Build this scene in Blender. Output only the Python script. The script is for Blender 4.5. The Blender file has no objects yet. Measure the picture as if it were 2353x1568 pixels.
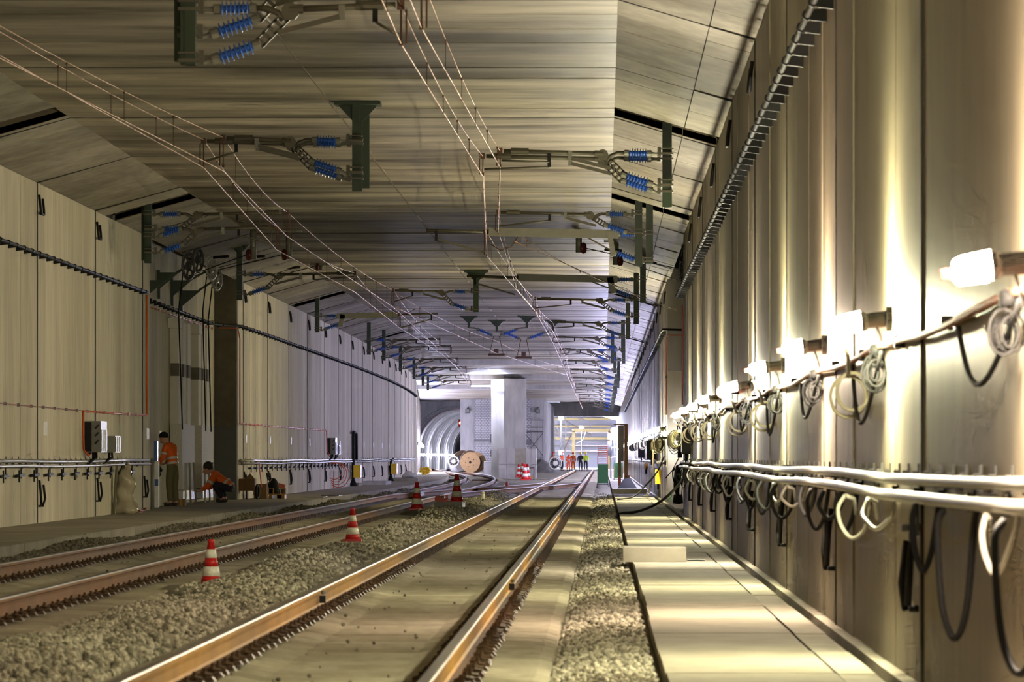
import bpy, math, random
from mathutils import Vector, Matrix, Euler
random.seed(7)
R = random.uniform
scene = bpy.context.scene
COL = scene.collection

# ---------------------------------------------------------------- camera, world, exposure
F = 13072.0                      # focal length in pixels of the 2353 x 1568 frame (200 mm lens)
VX, VY, HC = 1385.0, 1050.0, 1.1 # vanishing point, camera height above rail top
cam_d = bpy.data.cameras.new('camera'); cam = bpy.data.objects.new('camera', cam_d); COL.objects.link(cam)
cam.location = (0, 0, HC); cam.rotation_euler = (math.pi/2, 0, 0)
cam_d.lens = 200; cam_d.sensor_width = 36; cam_d.clip_end = 3000; cam_d.clip_start = 0.5
cam_d.shift_x = -(VX-1176.5)/2353; cam_d.shift_y = (VY-784)/2353
cam_d.dof.use_dof = True; cam_d.dof.focus_distance = 170; cam_d.dof.aperture_fstop = 11
scene.camera = cam
w = bpy.data.worlds.new('world'); scene.world = w; w.use_nodes = True
w.node_tree.nodes['Background'].inputs[0].default_value = (0.30, 0.28, 0.24, 1)
w.node_tree.nodes['Background'].inputs[1].default_value = 0.05
vs = scene.view_settings
vs.view_transform = 'Standard'; vs.look = 'None'; vs.gamma = 1; vs.exposure = 1.3; vs.use_curve_mapping = False
cy = scene.cycles
cy.max_bounces = 4; cy.diffuse_bounces = 3; cy.glossy_bounces = 2; cy.transmission_bounces = 2; cy.transparent_max_bounces = 4
cy.use_adaptive_sampling = True; cy.adaptive_threshold = 0.09; cy.adaptive_min_samples = 8
cy.use_denoising = True; cy.sample_clamp_indirect = 6.0; cy.caustics_reflective = False; cy.caustics_refractive = False
try: cy.use_light_tree = True
except Exception: pass
WARM = 1950.0      # lamp strength, near festoon
COLD = 2300.0      # lamp strength, far lamps

def P(px, py, Y):            # the world point seen at a pixel at depth Y
    return Vector(((px-VX)*Y/F, Y, HC+(VY-py)*Y/F))

# ---------------------------------------------------------------- materials
def nt(name):
    m = bpy.data.materials.new(name); m.use_nodes = True
    return m, m.node_tree.nodes, m.node_tree.links, m.node_tree.nodes['Principled BSDF']
def plain(name, col, rough=0.6, metal=0.0, var=0.15, scale=8.0, bump=0.0, spec=0.5):
    m, N, L, b = nt(name)
    tc = N.new('ShaderNodeNewGeometry'); no = N.new('ShaderNodeTexNoise'); no.inputs['Scale'].default_value = scale
    no.inputs['Detail'].default_value = 4
    L.new(tc.outputs['Position'], no.inputs['Vector'])
    mx = N.new('ShaderNodeMix'); mx.data_type = 'RGBA'
    c = Vector(col)
    mx.inputs[6].default_value = (*(c*(1-var)), 1); mx.inputs[7].default_value = (*[min(1, v) for v in c*(1+var)], 1)
    L.new(no.outputs['Fac'], mx.inputs[0]); L.new(mx.outputs[2], b.inputs['Base Color'])
    b.inputs['Roughness'].default_value = rough; b.inputs['Metallic'].default_value = metal
    b.inputs['Specular IOR Level'].default_value = spec
    if bump:
        bp = N.new('ShaderNodeBump'); bp.inputs['Strength'].default_value = bump; bp.inputs['Distance'].default_value = 0.02
        L.new(no.outputs['Fac'], bp.inputs['Height']); L.new(bp.outputs['Normal'], b.inputs['Normal'])
    return m
def concrete(name, light, dark, stretch, rough=0.7, fine=(1,1,1), rand=0.10, contrast=(0.35,0.68), bump=0.25, spec=0.4, boards=None):
    """cast concrete: long stains along one direction, fine grain, a shade per panel"""
    m, N, L, b = nt(name)
    g = N.new('ShaderNodeNewGeometry')
    mp = N.new('ShaderNodeMapping'); mp.inputs['Scale'].default_value = stretch; L.new(g.outputs['Position'], mp.inputs['Vector'])
    n1 = N.new('ShaderNodeTexNoise'); n1.inputs['Scale'].default_value = 1.0; n1.inputs['Detail'].default_value = 6; n1.inputs['Roughness'].default_value = 0.62
    L.new(mp.outputs[0], n1.inputs['Vector'])
    rp = N.new('ShaderNodeValToRGB'); rp.color_ramp.elements[0].position = contrast[0]; rp.color_ramp.elements[1].position = contrast[1]
    rp.color_ramp.elements[0].color = (*dark, 1); rp.color_ramp.elements[1].color = (*light, 1)
    L.new(n1.outputs['Fac'], rp.inputs[0])
    mp2 = N.new('ShaderNodeMapping'); mp2.inputs['Scale'].default_value = fine; L.new(g.outputs['Position'], mp2.inputs['Vector'])
    n2 = N.new('ShaderNodeTexNoise'); n2.inputs['Scale'].default_value = 4.0; n2.inputs['Detail'].default_value = 5
    L.new(mp2.outputs[0], n2.inputs['Vector'])
    oi = N.new('ShaderNodeObjectInfo')
    ma = N.new('ShaderNodeMath'); ma.operation = 'MULTIPLY_ADD'; ma.inputs[1].default_value = 2*rand; ma.inputs[2].default_value = 1-rand
    L.new(oi.outputs['Random'], ma.inputs[0])
    m2 = N.new('ShaderNodeMath'); m2.operation = 'MULTIPLY_ADD'; m2.inputs[1].default_value = 0.5; m2.inputs[2].default_value = 0.75
    L.new(n2.outputs['Fac'], m2.inputs[0])
    m3 = N.new('ShaderNodeMath'); m3.operation = 'MULTIPLY'; L.new(ma.outputs[0], m3.inputs[0]); L.new(m2.outputs[0], m3.inputs[1])
    vm = N.new('ShaderNodeVectorMath'); vm.operation = 'SCALE'
    L.new(rp.outputs[0], vm.inputs[0]); L.new(m3.outputs[0], vm.inputs['Scale'])
    L.new(vm.outputs[0], b.inputs['Base Color'])
    b.inputs['Roughness'].default_value = rough; b.inputs['Specular IOR Level'].default_value = spec
    bp = N.new('ShaderNodeBump'); bp.inputs['Strength'].default_value = bump; bp.inputs['Distance'].default_value = 0.01
    L.new(n2.outputs['Fac'], bp.inputs['Height']); L.new(bp.outputs['Normal'], b.inputs['Normal'])
    return m
def glow(name, col, strength):
    m, N, L, b = nt(name)
    b.inputs['Base Color'].default_value = (0.8, 0.8, 0.8, 1)
    b.inputs['Emission Color'].default_value = (*col, 1); b.inputs['Emission Strength'].default_value = strength
    return m

M = dict(
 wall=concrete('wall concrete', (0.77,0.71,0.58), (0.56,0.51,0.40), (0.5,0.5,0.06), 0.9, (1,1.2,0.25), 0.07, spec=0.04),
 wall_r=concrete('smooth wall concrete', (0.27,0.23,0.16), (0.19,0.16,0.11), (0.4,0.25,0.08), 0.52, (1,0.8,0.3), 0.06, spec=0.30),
 ceil=concrete('ceiling concrete', (0.56,0.495,0.375), (0.095,0.075,0.048), (0.20,0.5,1), 0.5, (0.25,2.2,1), 0.16, (0.36,0.68), 0.12, 0.18),
 haunch=concrete('haunch concrete', (0.46,0.42,0.35), (0.25,0.22,0.17), (0.5,0.25,0.5), 0.7, (1,0.5,1), 0.14, spec=0.15),
 niche=concrete('raw niche concrete', (0.20,0.18,0.135), (0.12,0.105,0.08), (0.9,0.9,0.7), 0.9, (1,1,1), 0.0),
 pier=concrete('pale pier concrete', (0.54,0.52,0.49), (0.38,0.365,0.345), (0.8,0.3,0.12), 0.85, (1,1,0.3), 0.05, spec=0.1),
 walk=concrete('walkway concrete', (0.36,0.33,0.26), (0.26,0.235,0.18), (0.6,0.35,1), 0.9, (1,1,1), 0.05, spec=0.04),
 kerb=concrete('kerb concrete', (0.42,0.39,0.31), (0.30,0.27,0.21), (0.6,0.4,1), 0.9, (1,1,1), 0.08, spec=0.04),
 sleeper=concrete('dusty sleeper concrete', (0.46,0.42,0.33), (0.30,0.27,0.20), (0.9,0.6,1), 0.95, (2,2,2), 0.10, spec=0.04),
 dust=concrete('dusty ballast bed', (0.34,0.31,0.235), (0.17,0.155,0.12), (1.6,0.9,1), 0.95, (9,9,9), 0.0, (0.3,0.7), 0.9, 0.04),
 joint=plain('joint sealant', (0.035,0.03,0.022), 0.8),
 slot=plain('raw slot concrete', (0.17,0.135,0.095), 0.9),
 railtop=plain('worn rail steel', (0.15,0.13,0.11), 0.5, 0.4, 0.1, 3),
 railside=plain('rust film on rail', (0.34,0.165,0.014), 0.7, 0.0, 0.35, 1.6, 0, 0.12),
 railbrown=plain('brown rust on rail', (0.165,0.070,0.012), 0.75, 0.0, 0.35, 1.6, 0, 0.1),
 railfoot=plain('rusty rail foot', (0.10,0.055,0.025), 0.8, 0.0, 0.35, 3, 0, 0.1),
 clip=plain('rusty dark clip', (0.07,0.042,0.024), 0.6, 0.1, 0.5, 30, 0, 0.2),
 post=plain('dark green post paint', (0.014,0.030,0.010), 0.5, 0.0, 0.15, 4),
 blue=plain('blue insulator silicone', (0.018,0.105,0.48), 0.4, 0.0, 0.1, 5),
 fitting=plain('galvanised fitting', (0.20,0.19,0.155), 0.5, 0.3, 0.15, 12),
 tube=plain('weathered alu tube', (0.10,0.088,0.062), 0.5, 0.3, 0.15, 5),
 copper=plain('copper wire', (0.42,0.22,0.11), 0.4, 0.5, 0.15, 3),
 bronze=plain('bronze clamp', (0.085,0.035,0.018), 0.6, 0.1, 0.2, 12),
 black=plain('black rubber', (0.010,0.010,0.010), 0.7, spec=0.2),
 blackp=plain('black plastic', (0.012,0.0115,0.011), 0.6, spec=0.2),
 pipe=plain('pale conduit', (0.30,0.285,0.235), 0.4),
 beige=plain('beige cord', (0.32,0.28,0.19), 0.6),
 rope=plain('red brown festoon cable', (0.33,0.13,0.07), 0.6, 0, 0.3, 60),
 orange=plain('orange cable', (0.62,0.11,0.02), 0.5),
 redbr=plain('dark red cable', (0.30,0.05,0.025), 0.5),
 grey=plain('grey cabinet paint', (0.17,0.165,0.145), 0.45),
 dgrey=plain('dark grey cabinet', (0.05,0.05,0.048), 0.45),
 steel=plain('bright galvanised steel', (0.40,0.39,0.36), 0.4, 0.3, 0.12, 6),
 alu=plain('aluminium channel', (0.74,0.70,0.62), 0.8, 0.0, 0.12, 4, 0, 0.02),
 foil=plain('wrinkled foil', (0.66,0.62,0.56), 0.7, 0.0, 0.3, 30, 0.6, 0.03),
 white=plain('white plastic', (0.70,0.69,0.65), 0.6, spec=0.2),
 cream=plain('cream sticker', (0.70,0.68,0.56), 0.6),
 hivis=plain('orange hi-vis cloth', (0.80,0.13,0.012), 0.8, 0, 0.12, 12),
 hivisr=plain('red orange hi-vis cloth', (0.85,0.11,0.02), 0.8, 0, 0.1, 12),
 yellowv=plain('yellow hi-vis cloth', (0.55,0.70,0.03), 0.8, 0, 0.1, 12),
 reflect=plain('reflective tape', (0.50,0.49,0.45), 0.4),
 khaki=plain('khaki cloth', (0.13,0.115,0.055), 0.9, 0, 0.2, 20),
 navy=plain('dark cloth', (0.018,0.018,0.026), 0.9, 0, 0.2, 20),
 maroon=plain('maroon cloth', (0.08,0.01,0.01), 0.9),
 skin=plain('skin', (0.52,0.28,0.19), 0.55),
 hair=plain('dark hair', (0.02,0.015,0.012), 0.7),
 boot=plain('worn work boot', (0.04,0.03,0.022), 0.7),
 red=plain('cone red', (0.55,0.012,0.012), 0.45, 0, 0.06),
 conew=plain('cone white', (0.78,0.76,0.66), 0.45, 0, 0.05),
 redp=plain('red plastic', (0.60,0.05,0.03), 0.45),
 yellow=plain('yellow plastic', (0.75,0.48,0.01), 0.5),
 hat=plain('yellow helmet', (0.80,0.66,0.01), 0.4),
 redhat=plain('red helmet', (0.65,0.03,0.02), 0.4),
 green=plain('green cart panel', (0.012,0.13,0.025), 0.55),
 wood=plain('drum wood', (0.28,0.17,0.07), 0.8, 0, 0.3, 7, 0.2),
 woodd=plain('dark drum wood', (0.12,0.075,0.04), 0.85, 0, 0.3, 7, 0.2),
 timber=plain('yellow timber', (0.42,0.22,0.04), 0.6, 0, 0.2, 5),
 card=plain('cardboard', (0.22,0.13,0.055), 0.85, 0, 0.15, 5),
 bluep=plain('blue plastic', (0.03,0.10,0.30), 0.3),
 pinkp=plain('salmon plastic', (0.60,0.12,0.08), 0.5),
 disc=plain('dark red porcelain', (0.10,0.012,0.012), 0.25),
 brick=plain('grey brick', (0.60,0.58,0.57), 0.85, 0, 0.12, 1.5),
 mortar=plain('dark mortar', (0.24,0.23,0.23), 0.9),
 gravel=plain('dark gravel', (0.14,0.135,0.125), 0.95, 0, 0.5, 25, 1.0),
 ochre=plain('pale yellow gantry paint', (0.40,0.34,0.17), 0.8, spec=0.1),
 slate=plain('slate blue cladding', (0.30,0.32,0.38), 0.7),
 brown=plain('brown stained timber', (0.15,0.075,0.022), 0.7, 0, 0.25, 4),
 spray=plain('green spray paint', (0.03,0.45,0.08), 0.6),
 warm=glow('lit warm lamp glass', (1.0,0.88,0.58), WARM),
 warmpink=glow('lit pinkish lamp glass', (1.0,0.80,0.60), WARM),
 warmgreen=glow('lit yellowish lamp glass', (0.98,0.93,0.60), WARM),
 pale=glow('lit neutral lamp glass', (1.0,0.92,0.72), WARM),
 cold=glow('lit cold lamp glass', (0.63,0.63,1.0), COLD),
 coldtube=glow('lit small tunnel lamp', (0.66,0.70,1.0), 900),
 coldhall=glow('lit work lamp', (0.68,0.70,1.0), 5000),
 coldchamber=glow('lit chamber lamp', (0.65,0.66,1.0), 2600),
 cold2=glow('lit strong cold lamp glass', (0.64,0.65,1.0), COLD*2.4),
 pendant=glow('lit small pendant bulb', (0.95,0.92,0.95), 75),
 redlit=glow('lit red signal', (1.0,0.05,0.03), 40),
 orangelit=glow('lit orange lamp', (1.0,0.28,0.03), 90),
 pinklit=glow('lit red festoon bulb', (1.0,0.25,0.15), 4),
)
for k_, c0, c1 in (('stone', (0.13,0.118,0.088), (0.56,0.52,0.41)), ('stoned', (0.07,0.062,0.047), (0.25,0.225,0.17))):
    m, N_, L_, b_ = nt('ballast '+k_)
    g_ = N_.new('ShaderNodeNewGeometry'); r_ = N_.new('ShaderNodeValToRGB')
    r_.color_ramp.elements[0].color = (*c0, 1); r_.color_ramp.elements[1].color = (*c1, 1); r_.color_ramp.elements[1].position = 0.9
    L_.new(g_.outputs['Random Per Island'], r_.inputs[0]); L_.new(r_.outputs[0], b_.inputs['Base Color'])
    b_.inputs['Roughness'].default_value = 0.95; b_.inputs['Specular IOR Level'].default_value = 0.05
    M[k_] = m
# clear sheet plastic
m, N_, L_, b_ = nt('dusty clear plastic sheet')
b_.inputs['Base Color'].default_value = (0.46,0.40,0.28,1); b_.inputs['Roughness'].default_value = 0.22
b_.inputs['Alpha'].default_value = 0.82
M['sheet'] = m

# ---------------------------------------------------------------- mesh builders
class MB:
    def __init__(s): s.v = []; s.f = []
    def box(s, x0, x1, y0, y1, z0, z1):
        n = len(s.v)
        s.v += [(x0,y0,z0),(x1,y0,z0),(x1,y1,z0),(x0,y1,z0),(x0,y0,z1),(x1,y0,z1),(x1,y1,z1),(x0,y1,z1)]
        s.f += [tuple(n+i for i in q) for q in ((0,3,2,1),(4,5,6,7),(0,1,5,4),(1,2,6,5),(2,3,7,6),(3,0,4,7))]
        return s
    def cbox(s, c, d, rot=None):
        n = len(s.v); c = Vector(c); h = Vector(d)/2
        for i, (a, b, e) in enumerate(((-1,-1,-1),(1,-1,-1),(1,1,-1),(-1,1,-1),(-1,-1,1),(1,-1,1),(1,1,1),(-1,1,1))):
            p = Vector((a*h.x, b*h.y, e*h.z))
            if rot is not None: p = rot @ p
            s.v.append(tuple(c+p))
        s.f += [tuple(n+i for i in q) for q in ((0,3,2,1),(4,5,6,7),(0,1,5,4),(1,2,6,5),(2,3,7,6),(3,0,4,7))]
        return s
    def bar(s, p, q, wd, ht, up=(0,0,1)):
        p = Vector(p); q = Vector(q); d = q-p; l = d.length
        x = d.normalized(); u = Vector(up)
        if abs(x.dot(u)) > 0.98: u = Vector((0,1,0))
        y = u.cross(x).normalized(); z = x.cross(y)
        rot = Matrix((x, y, z)).transposed()
        return s.cbox((p+q)/2, (l, wd, ht), rot)
    def tube(s, pts, r, n=8, cap=True, closed=False):
        pts = [Vector(p) for p in pts]; k = len(pts)
        rr = r if isinstance(r, (list, tuple)) else [r]*k
        base = len(s.v); prev = None
        for i, p in enumerate(pts):
            if closed: t = pts[(i+1) % k]-pts[i-1]
            else: t = pts[min(i+1, k-1)]-pts[max(i-1, 0)]
            t.normalize()
            if prev is None:
                u = Vector((0,0,1)) if abs(t.z) < 0.9 else Vector((0,1,0))
                a = t.cross(u).normalized()
            else:
                a = prev - t*prev.dot(t)
                a = a.normalized() if a.length > 1e-6 else t.orthogonal().normalized()
            prev = a; b = t.cross(a)
            for j in range(n):
                an = 2*math.pi*j/n
                s.v.append(tuple(p + (a*math.cos(an)+b*math.sin(an))*rr[i]))
        for i in range(k if closed else k-1):
            for j in range(n):
                i2 = (i+1) % k
                s.f.append((base+i*n+j, base+i*n+(j+1) % n, base+i2*n+(j+1) % n, base+i2*n+j))
        if cap and not closed:
            s.f.append(tuple(base+j for j in range(n))[::-1]); s.f.append(tuple(base+(k-1)*n+j for j in range(n)))
        return s
    def lathe(s, p, ax, prof, n=12):
        """revolve (distance along axis, radius) pairs about the axis through p"""
        p = Vector(p); t = Vector(ax).normalized(); a = t.orthogonal().normalized(); b = t.cross(a); base = len(s.v)
        for d, r in prof:
            for j in range(n):
                an = 2*math.pi*j/n
                s.v.append(tuple(p + t*d + (a*math.cos(an)+b*math.sin(an))*max(r, 1e-4)))
        k = len(prof)
        for i in range(k-1):
            for j in range(n):
                s.f.append((base+i*n+j, base+i*n+(j+1) % n, base+(i+1)*n+(j+1) % n, base+(i+1)*n+j))
        s.f.append(tuple(base+j for j in range(n))[::-1]); s.f.append(tuple(base+(k-1)*n+j for j in range(n)))
        return s
    def ball(s, c, r, n=10, sz=(1,1,1)):
        base = len(s.v); c = Vector(c); k = n//2+1
        for i in range(k+1):
            th = math.pi*i/k
            for j in range(n):
                an = 2*math.pi*j/n
                s.v.append((c.x+r*sz[0]*math.sin(th)*math.cos(an), c.y+r*sz[1]*math.sin(th)*math.sin(an), c.z+r*sz[2]*math.cos(th)))
        for i in range(k):
            for j in range(n):
                s.f.append((base+i*n+j, base+(i+1)*n+j, base+(i+1)*n+(j+1) % n, base+i*n+(j+1) % n))
        return s
    def prism(s, poly, off):
        """a flat polygon of 3-D points extruded by a vector"""
        n = len(s.v); k = len(poly); o = Vector(off)
        s.v += [tuple(p) for p in poly] + [tuple(Vector(p)+o) for p in poly]
        s.f.append(tuple(range(n, n+k))[::-1]); s.f.append(tuple(range(n+k, n+2*k)))
        for i in range(k):
            j = (i+1) % k; s.f.append((n+i, n+j, n+k+j, n+k+i))
        return s
    def sweep(s, prof, path):
        """sweep an (x, z) profile along (x, y, z) points, sections kept across the tunnel"""
        base = len(s.v); k = len(prof)
        for (x, y, z) in path:
            s.v += [(x+a, y, z+b) for a, b in prof]
        for i in range(len(path)-1):
            for j in range(k):
                j2 = (j+1) % k
                s.f.append((base+i*k+j, base+i*k+j2, base+(i+1)*k+j2, base+(i+1)*k+j))
        s.f.append(tuple(base+j for j in range(k))); s.f.append(tuple(base+(len(path)-1)*k+j for j in range(k))[::-1])
        return s
    def mesh(s, name, off=(0,0,0), smooth=False):
        me = bpy.data.meshes.new(name); o = Vector(off)
        me.from_pydata([tuple(Vector(v)-o) for v in s.v] if o.length else s.v, [], s.f)
        if smooth: me.polygons.foreach_set('use_smooth', [True]*len(me.polygons))
        me.update(); return me
    def build(s, name, mat, parent=None, smooth=False, off=None):
        if off is None: off = WORLD.get(parent.name, (0,0,0)) if parent else (0,0,0)
        return link(name, s.mesh(name, off, smooth), mat, parent)
WORLD = {}
def link(name, me, mat, parent=None, loc=None):
    if mat is not None and not me.materials: me.materials.append(M[mat] if isinstance(mat, str) else mat)
    o = bpy.data.objects.new(name, me); COL.objects.link(o)
    if parent is not None:
        o.parent = parent
        WORLD[o.name] = WORLD.get(parent.name, (0,0,0))
    if loc is not None: o.location = loc
    return o
def tag(o, label, cat, group=None):
    o['label'] = label; o['category'] = cat
    if group: o['group'] = group
    return o
def thing(name, label, cat, loc=(0,0,0), group=None):
    o = bpy.data.objects.new(name, None); COL.objects.link(o); o.location = loc; o.empty_display_size = 0.1
    WORLD[o.name] = tuple(loc)
    return tag(o, label, cat, group)
def struct(name, mb, mat, smooth=False):
    o = mb.build(name, mat, smooth=smooth); o['kind'] = 'structure'; return o
def one(name, mb, mat, label, cat, group=None, smooth=False):
    return tag(mb.build(name, mat, smooth=smooth), label, cat, group)
def copy_tree(o, parent=None, loc=None):
    c = o.copy(); COL.objects.link(c); c.parent = parent
    if loc is not None: c.location = loc
    for ch in o.children: copy_tree(ch, c)
    return c
def smooth_path(pts, n=5):
    pts = [Vector(p) for p in pts]; q = [pts[0]*2-pts[1]]+pts+[pts[-1]*2-pts[-2]]; out = []
    for i in range(1, len(q)-2):
        a, b, c, d = q[i-1:i+3]
        for k in range(n):
            t = k/n; out.append(0.5*((2*b)+(c-a)*t+(2*a-5*b+4*c-d)*t*t+(3*b-a-3*c+d)*t*t*t))
    return out+[pts[-1]]
def arc(c, r, a0, a1, n, axis='y', sq=1.0):
    out = []
    for i in range(n+1):
        a = math.radians(a0+(a1-a0)*i/n); u, v = r*math.cos(a), r*math.sin(a)*sq
        out.append(Vector(c)+(Vector((u,0,v)) if axis == 'y' else Vector((0,u,v)) if axis == 'x' else Vector((u,v,0))))
    return out
# ================================================================ the tunnel
XL, XR = -9.6, 1.7            # wall planes
CL, CR = -8.0, 0.17           # creases between flat ceiling and haunch
ZC, ZT = HC+5.1, HC+4.65      # flat ceiling, top of walls
ZWL, ZWR = -0.03, -0.10       # walkway tops
BLK, J0 = 11.05, 85.5         # casting block length, one joint
N0, N1 = 120.5, 149.5         # niches
def bend(Y):
    if Y < 180: return 0.0
    return ((min(Y, 380)-180)/120)**2.6+max(0, Y-380)*0.04
def xwl(Y): return XL-0.75*bend(Y)
YEND = 500.0
joints = [J0+BLK*k for k in range(-8, 38)]
SLOTS = [84.0, 111.0, 176.0, 232.0]

# dark backing behind all the panels
def shell():
    b = MB(); b.box(XR+0.06, XR+0.9, -40, N0, -0.6, ZT+0.8); b.box(XR+0.06, XR+0.9, N1, 560, -0.6, ZT+0.8)
    wr = struct('wall_right', b, 'joint')
    b = MB(); b.box(XL-0.9, XL-0.06, -40, N0, -0.6, ZT+0.8)
    Ys = [N1]+[160+8*i for i in range(0, 46)]
    for a, c in zip(Ys[:-1], Ys[1:]):
        n = len(b.v)
        for y in (a, c):
            x = xwl(y)-0.06
            b.v += [(x,y,-0.6),(x-0.8,y,-0.6),(x-0.8,y,ZT+0.8),(x,y,ZT+0.8)]
        b.f += [(n,n+4,n+7,n+3),(n+1,n+2,n+6,n+5),(n+3,n+7,n+6,n+2),(n,n+1,n+5,n+4),(n,n+3,n+2,n+1),(n+4,n+5,n+6,n+7)]
    wl = struct('wall_left', b, 'joint')
    b = MB(); b.box(-30, XR+0.9, -40, 560, ZC+0.62, ZC+1.0); ce = struct('ceiling', b, 'slot')
    return wr, wl, ce
wr, wl, ce = shell()

def wall_panels(parent, X, side, y0, y1, mat, z0, z1, curved=False, step=BLK/4):
    """full height cast panels, a narrow gap between them and a wider sealed joint between blocks"""
    tmpl = {}
    y = J0 - BLK*math.ceil((J0-y0)/BLK)
    k = 0
    while y < y1-0.2:
        a, c = max(y, y0), min(y+step, y1)
        if c-a > 0.3:
            L = round(c-a, 3)
            x0 = xwl(a) if curved else X; x1 = xwl(c) if curved else X
            g0 = 0.05 if k % 4 == 0 else 0.012
            n = MB()
            t = -side*(-0.06)   # thickness outwards
            d = R(-0.006, 0.006) if not curved else R(-0.003, 0.003)
            poly = [(x0+d, a+g0), (x1+d, c-0.012), (x1+d+side*0.07, c-0.012), (x0+d+side*0.07, a+g0)]
            if side < 0: poly = poly[::-1]
            if not curved and abs(L-step) < 0.01:
                key = (k % 4 == 0)
                if key not in tmpl:
                    q = MB().prism([(p[0]-x0-d, p[1]-a, z0) for p in poly], (0,0,z1-z0)); tmpl[key] = q.mesh('panel')
                link('panel', tmpl[key], mat, parent, (x0+d, a, 0))
            else:
                n.prism([(p[0], p[1], z0) for p in poly], (0,0,z1-z0)).build('panel', mat, parent)
        y += step; k += 1
    for jy in joints:
        if y0+0.3 < jy < y1-0.3:
            x = xwl(jy) if curved else X
            MB().box(x-0.012 if side > 0 else x-0.03, x+0.03 if side > 0 else x+0.012, jy-0.05, jy+0.05, z0, z1).build('joint_strip', 'joint', parent)
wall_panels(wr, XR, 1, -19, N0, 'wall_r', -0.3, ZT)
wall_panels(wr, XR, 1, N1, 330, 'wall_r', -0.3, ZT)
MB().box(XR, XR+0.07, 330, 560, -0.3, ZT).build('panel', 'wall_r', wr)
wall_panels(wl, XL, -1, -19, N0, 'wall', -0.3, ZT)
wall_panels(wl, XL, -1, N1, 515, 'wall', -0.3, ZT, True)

# niches: back wall, and the raw end face that looks at the camera
b = MB(); b.box(XL-1.1, XL-0.60, N0, N1, -0.6, ZT+0.8); nl = struct('wall_niche_left', b, 'wall')
for i in range(13):
    y = N0+(N1-N0)*i/13
    MB().box(XL-0.60, XL-0.585, y+0.02, y+(N1-N0)/13-0.02, -0.1, ZT+0.3).build('panel', 'wall', nl)
b = MB(); b.box(XL-0.9, XL, N1-0.3, N1+0.1, -0.6, ZT+0.3); struct('wall_niche_end_left', b, 'niche')
b = MB(); b.box(XL-0.59, XL-0.002, N1-0.306, N1-0.3, -0.1, 1.9); struct('trim_1', b, 'dgrey')
b = MB(); b.box(XR+0.60, XR+1.1, N0, N1, -0.6, ZT+0.8); struct('wall_niche_right', b, 'wall')
b = MB(); b.box(XR, XR+0.9, N1-0.3, N1+0.1, -0.6, ZT+0.3); struct('wall_niche_end_right', b, 'wall')
b = MB(); b.box(XR+0.002, XR+0.59, N1-0.305, N1-0.3, ZT-2.4, ZT+0.3); struct('trim_2', b, 'pier')

# ceiling: flat soffit panels and sloping haunch panels, left out where the post slots are
def ceiling():
    step = BLK/5; y = joints[0]; i = 0
    def solid(poly, name, mat):
        n = MB(); n.prism(poly, (0,0,0.10)); return n.build(name, mat, ce)
    while y < 524:
        c = y+step; g = 0.03 if i % 5 == 0 else 0.008
        z = ZC+R(-0.006, 0.008)
        xl = CL - (0.75*bend((y+c)/2))
        far = y > 330
        if far: xl = -28.0
        solid([(xl,y+g,z),(CR,y+g,z),(CR,c,z),(xl,c,z)][::-1], 'soffit_panel', 'ceil')
        segs = [(y+g, c)]
        for s in SLOTS:
            ns = []
            for a, e in segs:
                s0, s1 = s-1.0, s+1.0
                if e <= s0 or a >= s1: ns.append((a, e))
                else:
                    if a < s0: ns.append((a, s0))
                    if e > s1: ns.append((s1, e))
            segs = ns
        for a, e in segs:
            dz = R(-0.006, 0.006)
            xm = (CR+XR)/2+0.25; zm = ZC-(ZC-ZT)*(xm-CR)/(XR-CR)
            solid([(CR,a,ZC+dz),(CR,e,ZC+dz),(xm,e,zm+dz),(xm,a,zm+dz)], 'haunch_panel', 'haunch')
            dz = R(-0.006, 0.006)
            solid([(xm+0.012,a,zm+dz),(xm+0.012,e,zm+dz),(XR+0.05,e,ZT+dz),(XR+0.05,a,ZT+dz)], 'haunch_panel', 'haunch')
            if not far:
                w0, w1 = xwl(a), xwl(e); o0, o1 = w0-XL, w1-XL
                solid([(CL+o0,a,ZC+dz),(w0-0.05,a,ZT+dz),(w1-0.05,e,ZT+dz),(CL+o1,e,ZC+dz)], 'haunch_panel', 'haunch')
        y = c; i += 1
    for jy in joints:
        if 30 < jy < 330:
            MB().box(CL-0.75*bend(jy), CR, jy-0.03, jy+0.03, ZC-0.008, ZC+0.03).build('joint_strip', 'joint', ce)
            MB().prism([(CR,jy-0.03,ZC-0.008),(CR,jy+0.03,ZC-0.008),(XR,jy+0.03,ZT-0.008),(XR,jy-0.03,ZT-0.008)], (0,0,0.03)).build('joint_strip', 'joint', ce)
            o = xwl(jy)-XL
            MB().prism([(CL+o,jy-0.03,ZC-0.008),(XL+o,jy-0.03,ZT-0.008),(XL+o,jy+0.03,ZT-0.008),(CL+o,jy+0.03,ZC-0.008)], (0,0,0.03)).build('joint_strip', 'joint', ce)
ceiling()
y = 40.0
while y < 300:            # the lengthwise seam with its pale crust
    MB().box(-3.93, -3.915, y, y+4.0, ZC-0.010, ZC+0.02).build('seam_strip', 'slot', ce)
    if random.random() < 0.35: MB().box(-3.91+R(-0.02,0.01), -3.89+R(0,0.02), y+R(0,1), y+R(1.5,3.8), ZC-0.011, ZC+0.02).build('seam_crust', 'pier', ce)
    y += 4.0
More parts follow.
